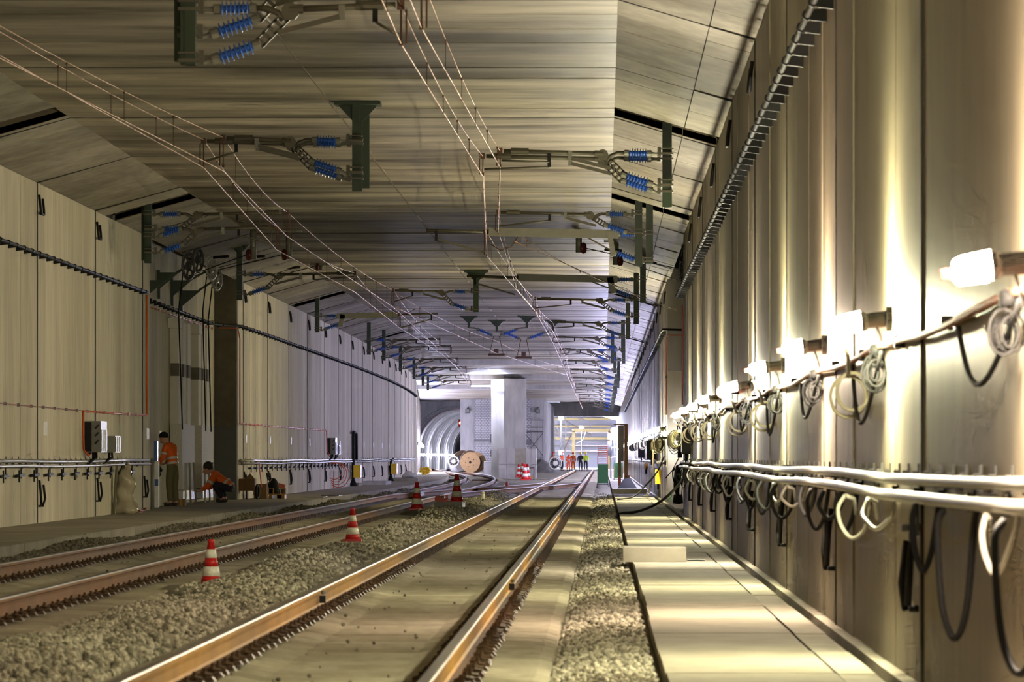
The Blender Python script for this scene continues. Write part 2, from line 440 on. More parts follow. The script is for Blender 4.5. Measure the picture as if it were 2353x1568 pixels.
for s in SLOTS:      # slot cheeks: the raw concrete face on the far side of each slot
    MB().prism([(CR,s+1.0,ZC),(XR,s+1.0,ZT),(XR,s+1.0,ZC+0.62),(CR,s+1.0,ZC+0.62)], (0,0.05,0)).build('slot_face', 'slot', ce)
    o = xwl(s)-XL
    MB().prism([(CL+o,s+1.0,ZC),(XL+o,s+1.0,ZT),(XL+o,s+1.0,ZC+0.62),(CL+o,s+1.0,ZC+0.62)], (0,0.05,0)).build('slot_face', 'slot', ce)
# cross beams below the ceiling further in
for k, (y, d) in enumerate(((298, 0.28), (352, 0.34), (404, 0.30))):
    b = MB(); b.box(-28 if y > 330 else xwl(y)-0.1, XR, y, y+1.6, ZC-d, ZC+0.1); struct('trim_%d' % (k+3), b, 'pier')

# ground
def ground_z(x, y):
    z = -0.27
    # ridge between the tracks
    t = (x+3.54)/0.62
    if abs(t) < 1 and y < 215:
        z = max(z, -0.27+0.20*(1-t*t)*(0.75+0.25*math.sin(y*0.21)+0.25*math.sin(y*0.57+1)))
    # shoulder by the right walkway
    if -0.28 < x < 0.3: z = max(z, -0.25+0.07*math.sin(min(1, (x+0.28)/0.3)*math.pi/2))
    # bank by the left walkway
    u = (x+7.6)/0.75
    if 0 <= u < 1 and y < 300: z = max(z, -0.27+0.17*(1-u)*(0.8+0.3*math.sin(y*0.33)))
    for (px, py, rr, h) in ((-4.2, 128.5, 0.55, 0.13), (-4.1, 56.4, 0.35, 0.05)):
        d2 = ((x-px)/rr)**2+((y-py)/(rr*5))**2
        if d2 < 1: z = max(z, -0.27+h*(1-d2)+0.05)
    return z
def floor():
    b = MB(); xs = []
    x = -7.7
    while x < 0.5: xs.append(x); x += 0.10
    ys = []; y = 20.0
    while y < 340: ys.append(y); y += 0.35+0.012*(y-20)
    n = len(xs)
    for y in ys:
        for x in xs:
            b.v.append((x, y, ground_z(x, y)+R(-0.012, 0.012)))
    for i in range(len(ys)-1):
        for j in range(n-1):
            b.f.append((i*n+j, i*n+j+1, (i+1)*n+j+1, (i+1)*n+j))
    o = struct('floor', b, 'dust', True)
    b = MB(); b.box(-40, XR+0.9, -40, 900, -0.75, -0.40); b.box(-7.7, 0.5, -40, 20.5, -0.45, -0.27); b.box(-40, 0.5, 339, 900, -0.45, -0.24)
    struct('floor_slab', b, 'dust')
floor()
# right walkway: cover slabs, edge strip, gutter, wall ledge
b = MB(); b.box(0.36, XR+0.7, -40, 560, -0.45, ZWR-0.16); wk = struct('walkway_right', b, 'slot')
tm = {}
y = -8.0; k = 0
while y < 420:
    L = 3.6 if y < 200 else 12.0
    if L not in tm:
        tm[L] = (MB().box(0.35, 1.29, 0.01, L-0.01, ZWR-0.15, ZWR).mesh('cover_slab'), MB().box(1.31, 1.52, 0.008, L-0.008, ZWR-0.15, ZWR-0.008).mesh('edge_strip'))
    link('cover_slab', tm[L][0], 'walk', wk, (R(-0.008, 0.008), y, R(-0.006, 0.006)))
    link('edge_strip', tm[L][1], 'kerb', wk, (0, y, R(-0.006, 0.004)))
    y += L
MB().box(1.62, XR+0.02, -20, 420, ZWR-0.2, ZWR-0.02).build('wall_ledge', 'walk', wk)
# left walkway
b = MB()
Ys = [-40, 60, 100, 120.4, 120.5, 149.5, 149.6]+list(range(165, 430, 12))
for a, c in zip(Ys[:-1], Ys[1:]):
    n = len(b.v)
    for y in (a, c):
        xw = XL-0.62 if N0 <= y <= N1 else xwl(y)-0.05
        e = -7.6-0.75*bend(y)
        b.v += [(xw,y,-0.5),(e,y,-0.5),(e,y,ZWL),(xw,y,ZWL)]
    b.f += [(n,n+1,n+5,n+4),(n+1,n+2,n+6,n+5),(n+2,n+3,n+7,n+6),(n+3,n,n+4,n+7)]
wkl = struct('walkway_left', b, 'kerb')
y = 70.0
while y < 300:
    c = y+4.4
    e0, e1 = -7.6-0.75*bend(y), -7.6-0.75*bend(c)
    MB().prism([(e0,y+0.03,-0.42),(e1,c-0.03,-0.42),(e1+0.04,c-0.03,-0.42),(e0+0.04,y+0.03,-0.42)], (0,0,0.42+ZWL+R(-0.01,0.004))).build('kerb_stone', 'walk', wkl)
    y = c

# ================================================================ tracks
GA = 0.7535
XT1, XT2 = -1.63, -5.45
def xt2(Y): return XT2-1.0*bend(Y)
def rail_parts(parent, side, pts):
    """head, web/sides and foot as separate pieces along (offset, y) points"""
    head = [(-0.034,0.0),(-0.036,-0.008),(-0.036,-0.034),(0.036,-0.034),(0.036,-0.008),(0.034,0.0)]
    web = [(-0.0085,-0.036),(-0.014,-0.05),(-0.0085,-0.07),(-0.009,-0.13),(0.009,-0.13),(0.0085,-0.07),(0.014,-0.05),(0.0085,-0.036)]
    path = [(x, y, 0.0) for x, y in pts]
    r = MB().sweep([(-0.036,-0.010),(-0.036,-0.034),(-0.014,-0.045),(-0.0095,-0.07),(-0.0095,-0.13),(-0.02,-0.146),(0.02,-0.146),(0.0095,-0.13),(0.0095,-0.07),(0.014,-0.045),(0.036,-0.034),(0.036,-0.010)], path).build('rail', side, parent)
    MB().sweep([(-0.036,-0.010),(-0.031,-0.001),(-0.02,0.0008),(0.02,0.0008),(0.031,-0.001),(0.036,-0.010)], path).build('running_surface', 'railtop', r)
    MB().sweep([(-0.075,-0.172),(-0.075,-0.160),(-0.02,-0.146),(0.02,-0.146),(0.075,-0.160),(0.075,-0.172)], path).build('rail_foot', 'railfoot', r)
    return r
# one sleeper, with its four clips as sub-parts
def sleeper_mesh():
    b = MB(); k = 0
    sec = [(-1.30,-0.215,0.10),(-1.22,-0.195,0.11),(-0.62,-0.176,0.115),(-0.50,-0.19,0.11),(-0.38,-0.215,0.10),(0.38,-0.215,0.10),(0.50,-0.19,0.11),(0.62,-0.176,0.115),(1.22,-0.195,0.11),(1.30,-0.215,0.10)]
    for x, z, hw in sec:
        b.v += [(x,-hw-0.06,-0.33),(x,-hw-0.02,z-0.055),(x,-hw+0.02,z-0.018),(x,-hw+0.07,z),(x,hw-0.07,z),(x,hw-0.02,z-0.018),(x,hw+0.02,z-0.055),(x,hw+0.06,-0.33)]
    for i in range(len(sec)-1):
        for j in range(7): b.f.append((i*8+j, i*8+j+1, (i+1)*8+j+1, (i+1)*8+j))
    b.f.append(tuple(range(8))); n = (len(sec)-1)*8; b.f.append(tuple(range(n+7, n-1, -1)))
    b.f = [tuple(reversed(f)) for f in b.f]
    me = b.mesh('sleeper'); me.materials.append(M['sleeper']); return me
SLM = sleeper_mesh()
cb = MB()     # a clip: angled guide plate, spring loop, screw head
cb.prism([(0.075,-0.075,-0.172),(0.19,-0.075,-0.172),(0.17,-0.075,-0.145),(0.08,-0.075,-0.158)], (0,0.15,0))
cb.tube([(0.06,-0.05,-0.148),(0.13,-0.06,-0.125),(0.165,-0.03,-0.135),(0.13,0,-0.125),(0.165,0.03,-0.135),(0.13,0.06,-0.125),(0.06,0.05,-0.148)], 0.010, 5)
cb.lathe((0.125,0,-0.15), (0,0,1), [(0,0.022),(0.035,0.022),(0.036,0.013),(0.055,0.012)], 6)
CLIP = cb.mesh('rail_clip'); CLIP.materials.append(M['clip'])
cb2 = MB(); cb2.v = [(-x, y, z) for x, y, z in cb.v]; cb2.f = [tuple(reversed(f)) for f in cb.f]
CLIPM = cb2.mesh('rail_clip'); CLIPM.materials.append(M['clip'])
def track(label, cxf, y0, y1, nclip, side='railside', rails_from=-10):
    t = thing('railway_track', label, 'railway track', (cxf(y0), y0, -0.33))
    Yp = [rails_from]+[v for v in range(10, int(y1), 10)]+[y1]
    for s in (-1, 1):
        rail_parts(t, side, [(cxf(y)+s*GA, y) for y in Yp])
    y = y0; k = 0; far = MB(); farc = MB()
    lx, ly, lz = t.location
    while y < y1-1:
        if k < 290:
            s = link('sleeper', SLM, None, t, (cxf(y)-lx+R(-0.01,0.01), y-ly, -lz+R(-0.007,0.004)))
            if k < nclip:
                for e in (-GA, GA):
                    link('rail_clip', CLIP, None, s, (e, 0, 0)); link('rail_clip', CLIPM, None, s, (e, 0, 0))
            else:
                for e in (-GA, GA):
                    for q in (-0.12, 0.12): farc.box(cxf(y)+e+q-0.045, cxf(y)+e+q+0.06, y-0.07, y+0.07, -0.175, -0.15); farc.box(cxf(y)+e+q-0.02, cxf(y)+e+q+0.02, y-0.05, y+0.05, -0.15, -0.105)
        else:
            far.box(cxf(y)-1.3, cxf(y)+1.3, y-0.11, y+0.11, -0.32, -0.178)
            for e in (-GA, GA):
                for q in (-0.12, 0.12): farc.box(cxf(y)+e+q-0.045, cxf(y)+e+q+0.06, y-0.07, y+0.07, -0.175, -0.15); farc.box(cxf(y)+e+q-0.02, cxf(y)+e+q+0.02, y-0.05, y+0.05, -0.15, -0.105)
        y += 0.6; k += 1
    if far.v: far.build('distant_sleepers', 'sleeper', t)['kind'] = 'stuff'
    farc.build('distant_clips', 'clip', t)['kind'] = 'stuff'
    return t
track('straight railway track with bright golden rust rails beside the lamp-lit walkway', lambda y: XT1, 25.0, 480, 70)
track('brown-railed railway track beside the left walkway, curving left far ahead', xt2, 37.0, 530, 95, 'railbrown')
# crossover
t = thing('crossover_track', 'diagonal crossover rails joining the two railway tracks', 'railway track', (-3.6, 190, -0.17))
def xco(y):
    u = (y-158)/(252-158); u = max(0, min(1, u)); return XT2+(XT1-XT2)*(3*u*u-2*u*u*u)
for s in (-1, 1):
    rail_parts(t, 'railbrown', [(xco(y)+s*GA, y) for y in range(158, 253, 4)])
MB().cbox((-3.95, 205, -0.06), (0.9, 9, 0.12)).build('check_rail_plate', 'railfoot', t)
MB().cbox((-2.05, 222, -0.08), (0.35, 10, 0.15)).build('point_cover', 'clip', t)
MB().cbox((-5.9, 178, -0.06), (0.5, 9, 0.14)).build('point_motor', 'clip', t)
# rail joint clamps on the near track
for x, y in ((XT1-GA+0.045, 47.5), (XT1+GA+0.045, 52.0)):
    c = thing('rail_contact', 'small dark clamp fixed to the web of the '+('inner' if x < XT1 else 'walkway-side')+' rail of the straight track', 'clamp', (x, y, -0.10))
    MB().cbox((x, y, -0.09), (0.05, 0.10, 0.06)).build('clamp_body', 'blackp', c)
    MB().lathe((x+0.01, y-0.03, -0.05), (0,0,1), [(0,0.02),(0.03,0.02)], 8).build('bolt', 'fitting', c)

# ballast stones
def stones(name, n, fx, mat, label, big=1.0):
    base = []
    for s in range(6):
        b = MB(); b.ball((0,0,0), 1, 6); base.append([[v[0]*R(.65,1.2), v[1]*R(.65,1.2), v[2]*R(.5,1.0)] for v in b.v]); fc = b.f
    b = MB()
    for i in range(n):
        x, y, z, r = fx()
        q = Euler((R(0,6),R(0,6),R(0,6))).to_matrix(); o = len(b.v); sh = base[i % 6]
        for v in sh:
            p = q @ Vector(v); b.v.append((x+p.x*r, y+p.y*r, z+p.z*r))
        b.f += [tuple(o+k for k in f) for f in fc]
    o = b.build(name, mat); o['kind'] = 'stuff'; o['label'] = label; o['category'] = 'ballast'
    return o
def ydist(a, c):     # denser near the camera
    u = R(0, 1); return 1/(1/a+(1/c-1/a)*u)
def f_mid():
    y = ydist(26, 190); x = -3.54+random.gauss(0, 0.30)
    x = max(-4.12, min(-2.98, x)); r = R(0.016, 0.034); return x, y, ground_z(x, y)+r*0.3, r
def f_right():
    y = ydist(26, 200); x = min(0.30, max(-0.30, R(-0.42, 0.36)))
    r = R(0.012, 0.028); return x, y, ground_z(x, y)+r*0.25, r
def f_left():
    y = ydist(70, 230); x = -7.5+abs(random.gauss(0, 0.32)); x = min(-6.85, x); r = R(0.02, 0.04); return x-0.75*bend(y), y, ground_z(x, y)+r*0.4, r
def f_loose():
    t = random.choice((XT1, XT1, XT2)); y = ydist(27, 140) if t == XT1 else ydist(60, 150); x = t+R(-0.62, 0.62); r = R(0.007, 0.018)
    return x, y, -0.20+r*0.3, r
stones('ballast_stones', 16000, f_mid, 'stone', 'pale crushed stone ridge heaped between the two tracks')
stones('ballast_stones', 8500, f_right, 'stone', 'fine pale ballast between the straight track and the lamp-lit walkway')
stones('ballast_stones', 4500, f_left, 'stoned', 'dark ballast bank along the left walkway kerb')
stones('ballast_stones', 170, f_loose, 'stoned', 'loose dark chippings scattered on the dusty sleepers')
# ================================================================ lamps on the right wall
def lamp_template(glass):
    t = bpy.data.objects.new('wall_lamp', None); COL.objects.link(t); WORLD[t.name] = (0,0,0)
    MB().lathe((0,0,0), (-1,0,0), [(0,0.075),(0.035,0.075),(0.04,0.05)], 10).build('base_plate', 'blackp', t)
    MB().lathe((-0.035,0,0), (-1,0,-0.10), [(0,0.048),(0.11,0.045),(0.13,0.058),(0.15,0.058)], 10).build('socket', 'blackp', t)
    MB().lathe((-0.185,0,-0.015), (-1,-0.05,-0.16), [(0,0.045),(0.04,0.056),(0.11,0.056),(0.14,0.045),(0.155,0.02)], 8).build('lamp_glass', glass, t, True)
    g = MB()
    for a in (0.4, 2.0, 3.6, 5.2):
        c, s = 0.068*math.cos(a), 0.068*math.sin(a)
        g.tube([(-0.19,c,-0.015+s),(-0.31,c*0.9-0.01,-0.035+s*0.9),(-0.355,0,-0.045)], 0.004, 4)
    g.build('wire_guard', 'fitting', t)
    MB().lathe((-0.35,-0.01,-0.045), (-1,0,-0.1), [(0,0.02),(0.03,0.018)], 6).build('guard_hook', 'redp', t)
    MB().tube([(-0.09,0,-0.05),(-0.07,0.05,-0.10),(-0.05,0.10,-0.17)], 0.008, 5).build('supply_cord', 'black', t)
    return t
T_L = {k: lamp_template(k) for k in ('warm', 'warmpink', 'warmgreen', 'pale', 'cold', 'cold2')}
used = set()
def lamp(kind, y, z, x=XR, label='', group=None):
    src = T_L[kind]
    if kind not in used: used.add(kind); o = src; o.location = (x, y, z)
    else: o = copy_tree(src, None, (x, y, z))
    return tag(o, label, 'lamp', group)
NEARL = [(-8,1.9,'warm'),(2,1.9,'warm'),(12,1.88,'warmgreen'),(22.2,1.86,'warmpink'),(33.4,1.91,'warmgreen'),(43.2,1.95,'warmpink'),(53,1.95,'warmgreen'),(64,1.91,'pale'),(81.4,1.94,'warmgreen'),(91.4,1.93,'pale'),(101.4,1.95,'warm'),(111.5,1.94,'warmgreen'),(151.5,1.85,'warmgreen'),(158,1.86,'warm'),(166,1.86,'warmgreen')]
for y, z, k in NEARL:
    lamp(k, y, z, label={'warm': 'lit wall lamp with warm light in a wire guard on the near right wall', 'warmpink': 'lit wall lamp casting a pinkish streak on the near right wall', 'warmgreen': 'lit wall lamp casting a yellowish streak on the near right wall', 'pale': 'lit wall lamp casting a pale neutral streak on the near right wall'}[k] if y < 120 else 'lit warm wall lamp above the bundle of hanging cable loops past the niche', group='warm lamps along the right wall' if y < 120 else 'warm lamps past the niche')
y = 186.0
while y < 560:
    lamp('cold' if y < 290 else 'cold2', y, 1.86+R(-0.05,0.05), label='lit bluish white wall lamp in the distant row on the right wall', group='cold lamps along the far right wall'); y += 9.5 if y < 300 else 13
# unlit reddish festoon bulb
t = thing('festoon_bulb', 'small red-tinted bulb glowing between the white wall lamps', 'lamp', (XR,71,1.93))
MB().lathe((XR,71,1.93), (-1,0,0), [(0,0.05),(0.1,0.04)], 8).build('socket', 'blackp', t)
MB().ball((XR-0.20,71,1.91), 0.085, 10).build('lamp_glass', 'pinklit', t, True)
# pendant in the right niche
t = thing('pendant_lamp', 'bare bulb hanging from a thin cord in front of the niche end face', 'lamp', (1.93,148.5,1.55))
MB().lathe((1.93,148.5,1.60), (0,0,-1), [(0,0.03),(0.08,0.03)], 8).build('socket', 'blackp', t)
MB().ball((1.93,148.5,1.45), 0.075, 10).build('lamp_glass', 'pendant', t, True)
MB().tube([(1.93,148.5,1.60),(1.95,148.5,1.9),(2.05,148.5,2.05)], 0.008, 5).build('cord', 'black', t)

# festoon cable along the lamps
pts = [(XR-0.045, 10+2.2*i, 1.745+0.02*math.sin(i*1.3)) for i in range(50)]
fc = thing('festoon_cable', 'red-brown twisted festoon cable clipped along the right wall below the lamps', 'cable', (XR,22,1.7))
MB().tube(pts, 0.020, 6).build('cable', 'rope', fc, True)
for i in range(0, 50, 2): MB().cbox((XR-0.03, 10+2.2*i, 1.75), (0.06,0.05,0.07)).build('wall_clip', 'blackp', fc)
# black cord loops sagging between lamps, coils of beige cord, black cord bundles
def ubend(x, y0, y1, z0, z1, sag, n=14):
    return [(x-0.03*math.sin(math.pi*i/n), y0+(y1-y0)*i/n, z0+(z1-z0)*i/n-sag*math.sin(math.pi*i/n)) for i in range(n+1)]
LY = [l[0] for l in NEARL if 0 < l[0] < 120]
for i, y in enumerate(LY):
    if y > 10 and y < 112:
        d = 0.40 if i % 2 else 0.30
        one('sagging_cord', MB().tube(ubend(XR-0.05, y+0.3, y+4.2, 1.72, 1.70, d), 0.013, 6), 'black', 'thin black cord sagging in a loop from the festoon cable on the right wall', 'cord', 'sagging black cords on the right wall', True)
        if i % 2 == 1 or y > 60:
            c = MB(); yc = y+3.2 if y > 20 else y+3.0
            c.tube([(XR-0.30,y+0.0,1.80),(XR-0.2,y+1.4,1.72),(XR-0.12,yc,1.62)], 0.014, 6)
            for k in range(2):
                c.tube(arc((XR-0.09-0.02*k, yc+0.25*k, 1.52-0.03*k), 0.105+0.012*k, 100, 460, 18, 'y', 1.15), 0.014, 6, closed=False)
            one('cord_coil', c, 'beige', 'beige rubber cord coiled in loops below a wall lamp', 'cord', 'beige cord coils on the right wall', True)
        bd = MB()
        for k in range(6):
            bd.tube(arc((XR-0.07+R(-0.03,0.03), y+0.8+R(-0.3,0.3), 1.60), R(0.035,0.07), 90, 450, 12, 'y', R(1.2,2.0)), 0.007, 5)
        bd.cbox((XR-0.06, y+0.8, 1.74), (0.06,0.3,0.06))
        one('cord_bundle', bd, 'black', 'tied bundle of thin black cord hanging at the festoon cable', 'cord', 'black cord bundles on the right wall', True)

# pair of pale conduits low on the right wall with hangers and loose cable ends
def conduit(name, label, X, y0, y1, z, r, mat='pipe', side=1, step=1.0, xf=None):
    t = thing(name, label, 'conduit', (X, y0, z)); n = max(2, int((y1-y0)/6))
    f = xf or (lambda y: X)
    MB().tube([(f(y0+(y1-y0)*i/n), y0+(y1-y0)*i/n, z+0.012*math.sin(i*1.7)) for i in range(n+1)], r, 8).build('pipe', mat, t, True)
    y = y0+0.5; me = None
    while y < y1:
        if me is None: me = MB().cbox((0,0,0), (0.04,0.03,2*r+0.02)).cbox((side*0.015,0,r+0.025), (0.014,0.018,0.045)).mesh('pipe_clip')
        link('pipe_clip', me, 'dgrey', t, (f(y)+side*(r+0.01)-X, y-y0, 0)); y += step
    return t
conduit('conduit', 'upper pale conduit running low along the right wall', XR-0.06, 14, 119, 0.985, 0.030)
conduit('conduit', 'lower pale conduit with cable ends hanging from it on the right wall', XR-0.09, 14, 119, 0.895, 0.032, step=2.2)
i = 0; y = 20.5
while y < 119:
    b = MB(); x = XR-0.10; kind = random.choice(('w','k','k','g'))
    h = R(0.10,0.22) if kind == 'w' else R(0.12, 0.30)
    if y < 26 and kind == 'k': h = 0.5
    lw = R(0.06,0.16)
    b.tube(smooth_path([(x+0.02,y,0.88),(x+0.01,y+0.1,0.78),(x-0.01,y+0.3,0.82-h*0.8),(x-lw*0.5,y+0.45,0.80-h),(x-lw*0.9,y+0.6,0.82-h*0.75),(x-lw,y+0.75,0.78),(x-lw*0.7,y+0.85,0.86)]), 0.013 if kind != 'k' else 0.016, 6)
    if kind == 'w': b.tube([(x-lw*0.7,y+0.85,0.86),(x-lw*0.3,y+0.95,0.84),(x-lw*0.2,y+1.0,0.74)], 0.013, 6)
    nm, mt, lb, gp = {'w': ('cable_end_loop','pipe','white cable end hanging in a loop under the right wall conduits','white cable loops on the right wall'),
        'k': ('cable_end_loop','black','black cable hanging in a loop under the right wall conduits','black cable loops on the right wall'),
        'g': ('cable_hanger','dgrey','dark metal hanger bracket under the right wall conduits','metal hangers on the right wall')}[kind]
    if kind == 'g':
        b = MB().tube([(x,y,0.90),(x,y,0.70)], 0.008, 5).cbox((x-0.03,y,0.74), (0.10,0.05,0.035)).cbox((x-0.03,y,0.69), (0.03,0.04,0.05))
    one(nm, b, mt, lb, 'cable' if kind != 'g' else 'bracket', gp, True)
    y += R(1.5, 2.8)
# short earthing straps at the foot of every block joint, and loops at the wall tops
def strap(x, y, z, side, top):
    b = MB(); s = -side
    if top:
        b.tube([(x+s*0.03,y-0.05,z+0.22),(x+s*0.05,y-0.04,z+0.05),(x+s*0.06,y,z-0.10),(x+s*0.06,y+0.5,z-0.10),(x+s*0.05,y+0.55,z+0.02),(x+s*0.03,y+0.56,z+0.18)], 0.022, 6)
        return one('earthing_loop', b, 'blackp', 'dark blue-black earthing cable loop hanging at the top of the %s wall' % ('right' if side > 0 else 'left'), 'cable', 'earthing loops at the top of the %s wall' % ('right' if side > 0 else 'left'), True)
    b.tube([(x+s*0.03,y,z+0.30),(x+s*0.05,y,z+0.12),(x+s*0.06,y+0.05,z-0.12)], 0.020, 6); b.tube([(x+s*0.03,y+0.7,z+0.22),(x+s*0.06,y+0.7,z-0.02),(x+s*0.06,y+0.3,z-0.14)], 0.020, 6)
    b.cbox((x+s*0.02,y+0.2,z-0.14), (0.05,0.25,0.03))
    return one('earthing_strap', b, 'blackp', 'short black earthing strap on the lower %s wall' % ('right' if side > 0 else 'left'), 'cable', 'earthing straps on the lower %s wall' % ('right' if side > 0 else 'left'), True)
for jy in joints:
    if 20 < jy < 118: strap(XR, jy+0.3, 0.42, 1, False)
    if 60 < jy < 330 and not N0 < jy < N1: strap(XR, jy+0.2, ZT-0.45, 1, True)
    if 85 < jy < 300 and not N0 < jy < N1:
        strap(xwl(jy), jy+0.1, 0.40, -1, False); strap(xwl(jy), jy+0.1, ZT-0.42, -1, True)
# leaky feeder cables: black cable held off the wall by blocks
def feeder(label, path, side, step=1.25):
    t = thing('feeder_cable', label, 'cable', path[0])
    MB().tube(path, 0.028, 8).build('cable', 'black', t, True)
    me = MB().prism([(0.0,-0.03,-0.035),(0.15*side,-0.03,-0.055),(0.15*side,-0.03,0.055),(0.0,-0.03,0.035)][::side], (0,0.06,0)).lathe((0,-0.045,0), (0,1,0), [(0,0.042),(0.09,0.042)], 8).mesh('stand_off_clip')
    for a, c in zip(path[:-1], path[1:]):
        a, c = Vector(a), Vector(c); d = (c-a).length; n = int(d/step)
        if abs(c.x-a.x) > 0.3*d: continue
        for i in range(n):
            link('stand_off_clip', me, 'blackp', t, a+(c-a)*((i+0.5)/n)-Vector(path[0]))
    return t
feeder('black feeder cable on close stand-off clips high on the near right wall', [(XR-0.15,y,4.45) for y in (20,45,70,95,119)], 1)
feeder('black feeder cable high on the right wall beyond the niche', [(XR+0.55,149,4.42),(XR-0.12,149.2,4.44)]+[(XR-0.14,y,4.44) for y in (152,200,260,330,420)], 1, 3.0)
feeder('black feeder cable on the left wall ending before the niche', [(XL+0.13,y,4.52) for y in (60,80,100,118.5)], -1)
feeder('long black feeder cable running from the left niche along the curving wall', [(XL-0.46,122,4.60),(XL-0.46,135,4.56),(XL-0.46,147,4.53),(XL-0.1,148.9,4.53),(XL+0.12,149.3,4.53)]+[(xwl(y)+0.13,y,4.54+0.0006*(y-150)) for y in range(155,340,12)], -1)

# ================================================================ overhead line
def insulator(parent, p, q, far=False):
    """sheds between p (post side) and q"""
    p, q = Vector(p), Vector(q); d = (q-p); L = d.length; prof = []
    n = 7; a0, a1 = 0.20*L, 0.82*L; s = (a1-a0)/n
    for i in range(n):
        o = a0+i*s; prof += [(o,0.036),(o+0.30*s,0.036),(o+0.45*s,0.078),(o+0.60*s,0.074),(o+0.75*s,0.036)]
    prof.append((a1,0.036))
    o = MB().lathe(p, d, prof, 8 if far else 12).build('insulator', 'blue', parent)
    MB().lathe(p-d.normalized()*0.10, d, [(0,0.022),(0.09,0.022),(0.05*L+0.10,0.03),(0.06*L+0.10,0.052),(0.20*L+0.10,0.052),(0.205*L+0.10,0.035)], 10).build('end_fitting', 'fitting', o)
    MB().lathe(p, d, [(0.815*L,0.035),(0.82*L,0.05),(0.96*L,0.05),(0.97*L,0.03)], 10).build('end_fitting', 'fitting', o)
    return o
def cantilever(Y, pxx, exx, zb, z1, z2, label, group=None, zc=None, plate=False, beam=False, low=5.25, reg=True, posts=1, base=None, tmat='tube', cat='bracket arm'):
    s = 1 if exx > pxx else -1; L = abs(exx-pxx)
    if zc is None: zc = ZC
    hz = ZC-(ZC-ZT)*max(0, (pxx-CR)/(XR-CR), (CL-pxx)/(CL-XL))
    if zc <= ZC: zc = min(zc, hz)
    root = base
    if root is None:
        root = thing('cantilever_support', label, cat, (pxx, Y, zc), group)
        pm = MB(); pm.box(pxx-0.06,pxx+0.06,Y-0.07,Y+0.07,zb,zc)
        pm.cbox((pxx+0.03*s,Y,(zb+zc)/2), (0.10,0.19,zc-zb))
        pm.build('drop_post', 'post', root)
        if posts == 2: MB().box(pxx-0.09*s-0.06,pxx-0.09*s+0.06,Y+0.35,Y+0.49,zb+0.06,zc).build('drop_post', 'post', root)
        if plate:
            MB().box(pxx-0.33,pxx+0.33,Y-0.3,Y+0.3,ZC-0.05,ZC-0.005).build('ceiling_plate', 'post', root)
            for e in (-1,1):
                MB().prism([(pxx+e*0.05,Y-0.01,ZC-0.05),(pxx+e*0.28,Y-0.01,ZC-0.05),(pxx+e*0.05,Y-0.01,ZC-0.30)][::e], (0,0.02,0)).build('gusset', 'post', root)
    def q(a, z, dy=0.0): return Vector((pxx+s*a, Y+dy, z))
    for z in (z1, z2):
        c = MB(); c.cbox(q(0.02, z), (0.20,0.22,0.03)); c.cbox(q(0.02, z+0.07), (0.20,0.22,0.015)); c.cbox(q(0.13, z+0.03), (0.05,0.08,0.14)); c.build('post_clamp', 'tube', root)
    far = Y > 190
    if not beam:
        jz = z1-0.02
        insulator(root, q(0.22, z1), q(0.66, z1+0.01), far)
        MB().tube([q(0.64,z1+0.01),q(0.74,z1+0.01),q(0.84,z1-0.03),q(0.90,z1-0.10)], 0.030, 8).build('curved_strut', tmat, root, True)
        e = q(0.70, z2+0.17)
        insulator(root, q(0.20, z2), e, far)
        # perforated bracket: two flats with rungs, holes between
        br = MB(); a, c = q(0.96, z1-0.02), q(0.66, z2+0.15)
        d = (c-a).normalized(); nrm = Vector((d.z,0,-d.x))
        for e2 in (-1,1): br.bar(a+nrm*0.045*e2, c+nrm*0.045*e2, 0.05, 0.022, up=nrm)
        for i in range(6):
            pp = a+(c-a)*(i+0.1)/5.6; br.bar(pp-nrm*0.05, pp+nrm*0.05, 0.05, 0.035)
        br.lathe(a-Vector((0,0.035,0)), (0,1,0), [(0,0.085),(0.07,0.085)], 10)
        br.build('perforated_bracket', tmat, root)
        MB().tube([q(0.95,z1+0.0),q(L-0.05,z1+0.04)], 0.032, 10).build('top_tube', tmat, root, True)
        MB().tube([q(0.95,z1),q(1.08,z1+0.004)], 0.046, 10).build('tube_sleeve', 'tube', root)
        MB().tube([q(L-0.42,z1+0.035),q(L-0.16,z1+0.04)], 0.048, 10).build('tube_sleeve', 'tube', root)
        MB().bar(q(0.84,z1-0.22,-0.03), q(1.42,z1-0.07,-0.03), 0.03, 0.05).build('brace', 'tube', root)
        MB().cbox(q(1.44,z1-0.03), (0.06,0.08,0.14)).build('brace_clamp', 'fitting', root)
        tip = q(L, z1+0.04)
    else:
        insulator(root, q(0.22, z1), q(0.66, z1), far); insulator(root, q(0.20, z2), q(0.74, z2+0.20), far)
        MB().bar(q(0.62,z1), q(L,z1+0.05), 0.10, 0.17).build('box_beam', 'fitting', root)
        MB().bar(q(0.80,z1+0.05), q(0.72,z2+0.10), 0.10, 0.15).build('beam_hanger', 'fitting', root)
        MB().bar(q(1.25,z1-0.05), q(0.78,z2+0.22), 0.03, 0.03).build('brace', 'tube', root)
        MB().tube([q(L,z1+0.05),q(L+1.2,z1+0.08)], 0.032, 8).build('end_tube', 'tube', root, True)
        MB().cbox(q(L+1.0,z1-0.02), (0.05,0.06,0.22)).build('registration_hook', 'blackp', root)
        MB().bar(q(L+0.95,z1-0.10), q(L+0.05,z1-0.36), 0.03, 0.04).build('registration_arm', 'tube', root)
        tip = q(L, z1+0.05)
    MB().cbox(tip, (0.07,0.10,0.09)).tube([tip+Vector((0,0,-0.04)), Vector((tip.x,Y,low+0.02))], 0.010, 5).tube([tip+Vector((s*0.05,0,-0.04)), Vector((tip.x+s*0.05,Y,low+0.02))], 0.010, 5).cbox((tip.x,Y,low+0.02), (0.035,0.08,0.035)).build('wire_clamp', 'bronze', root)
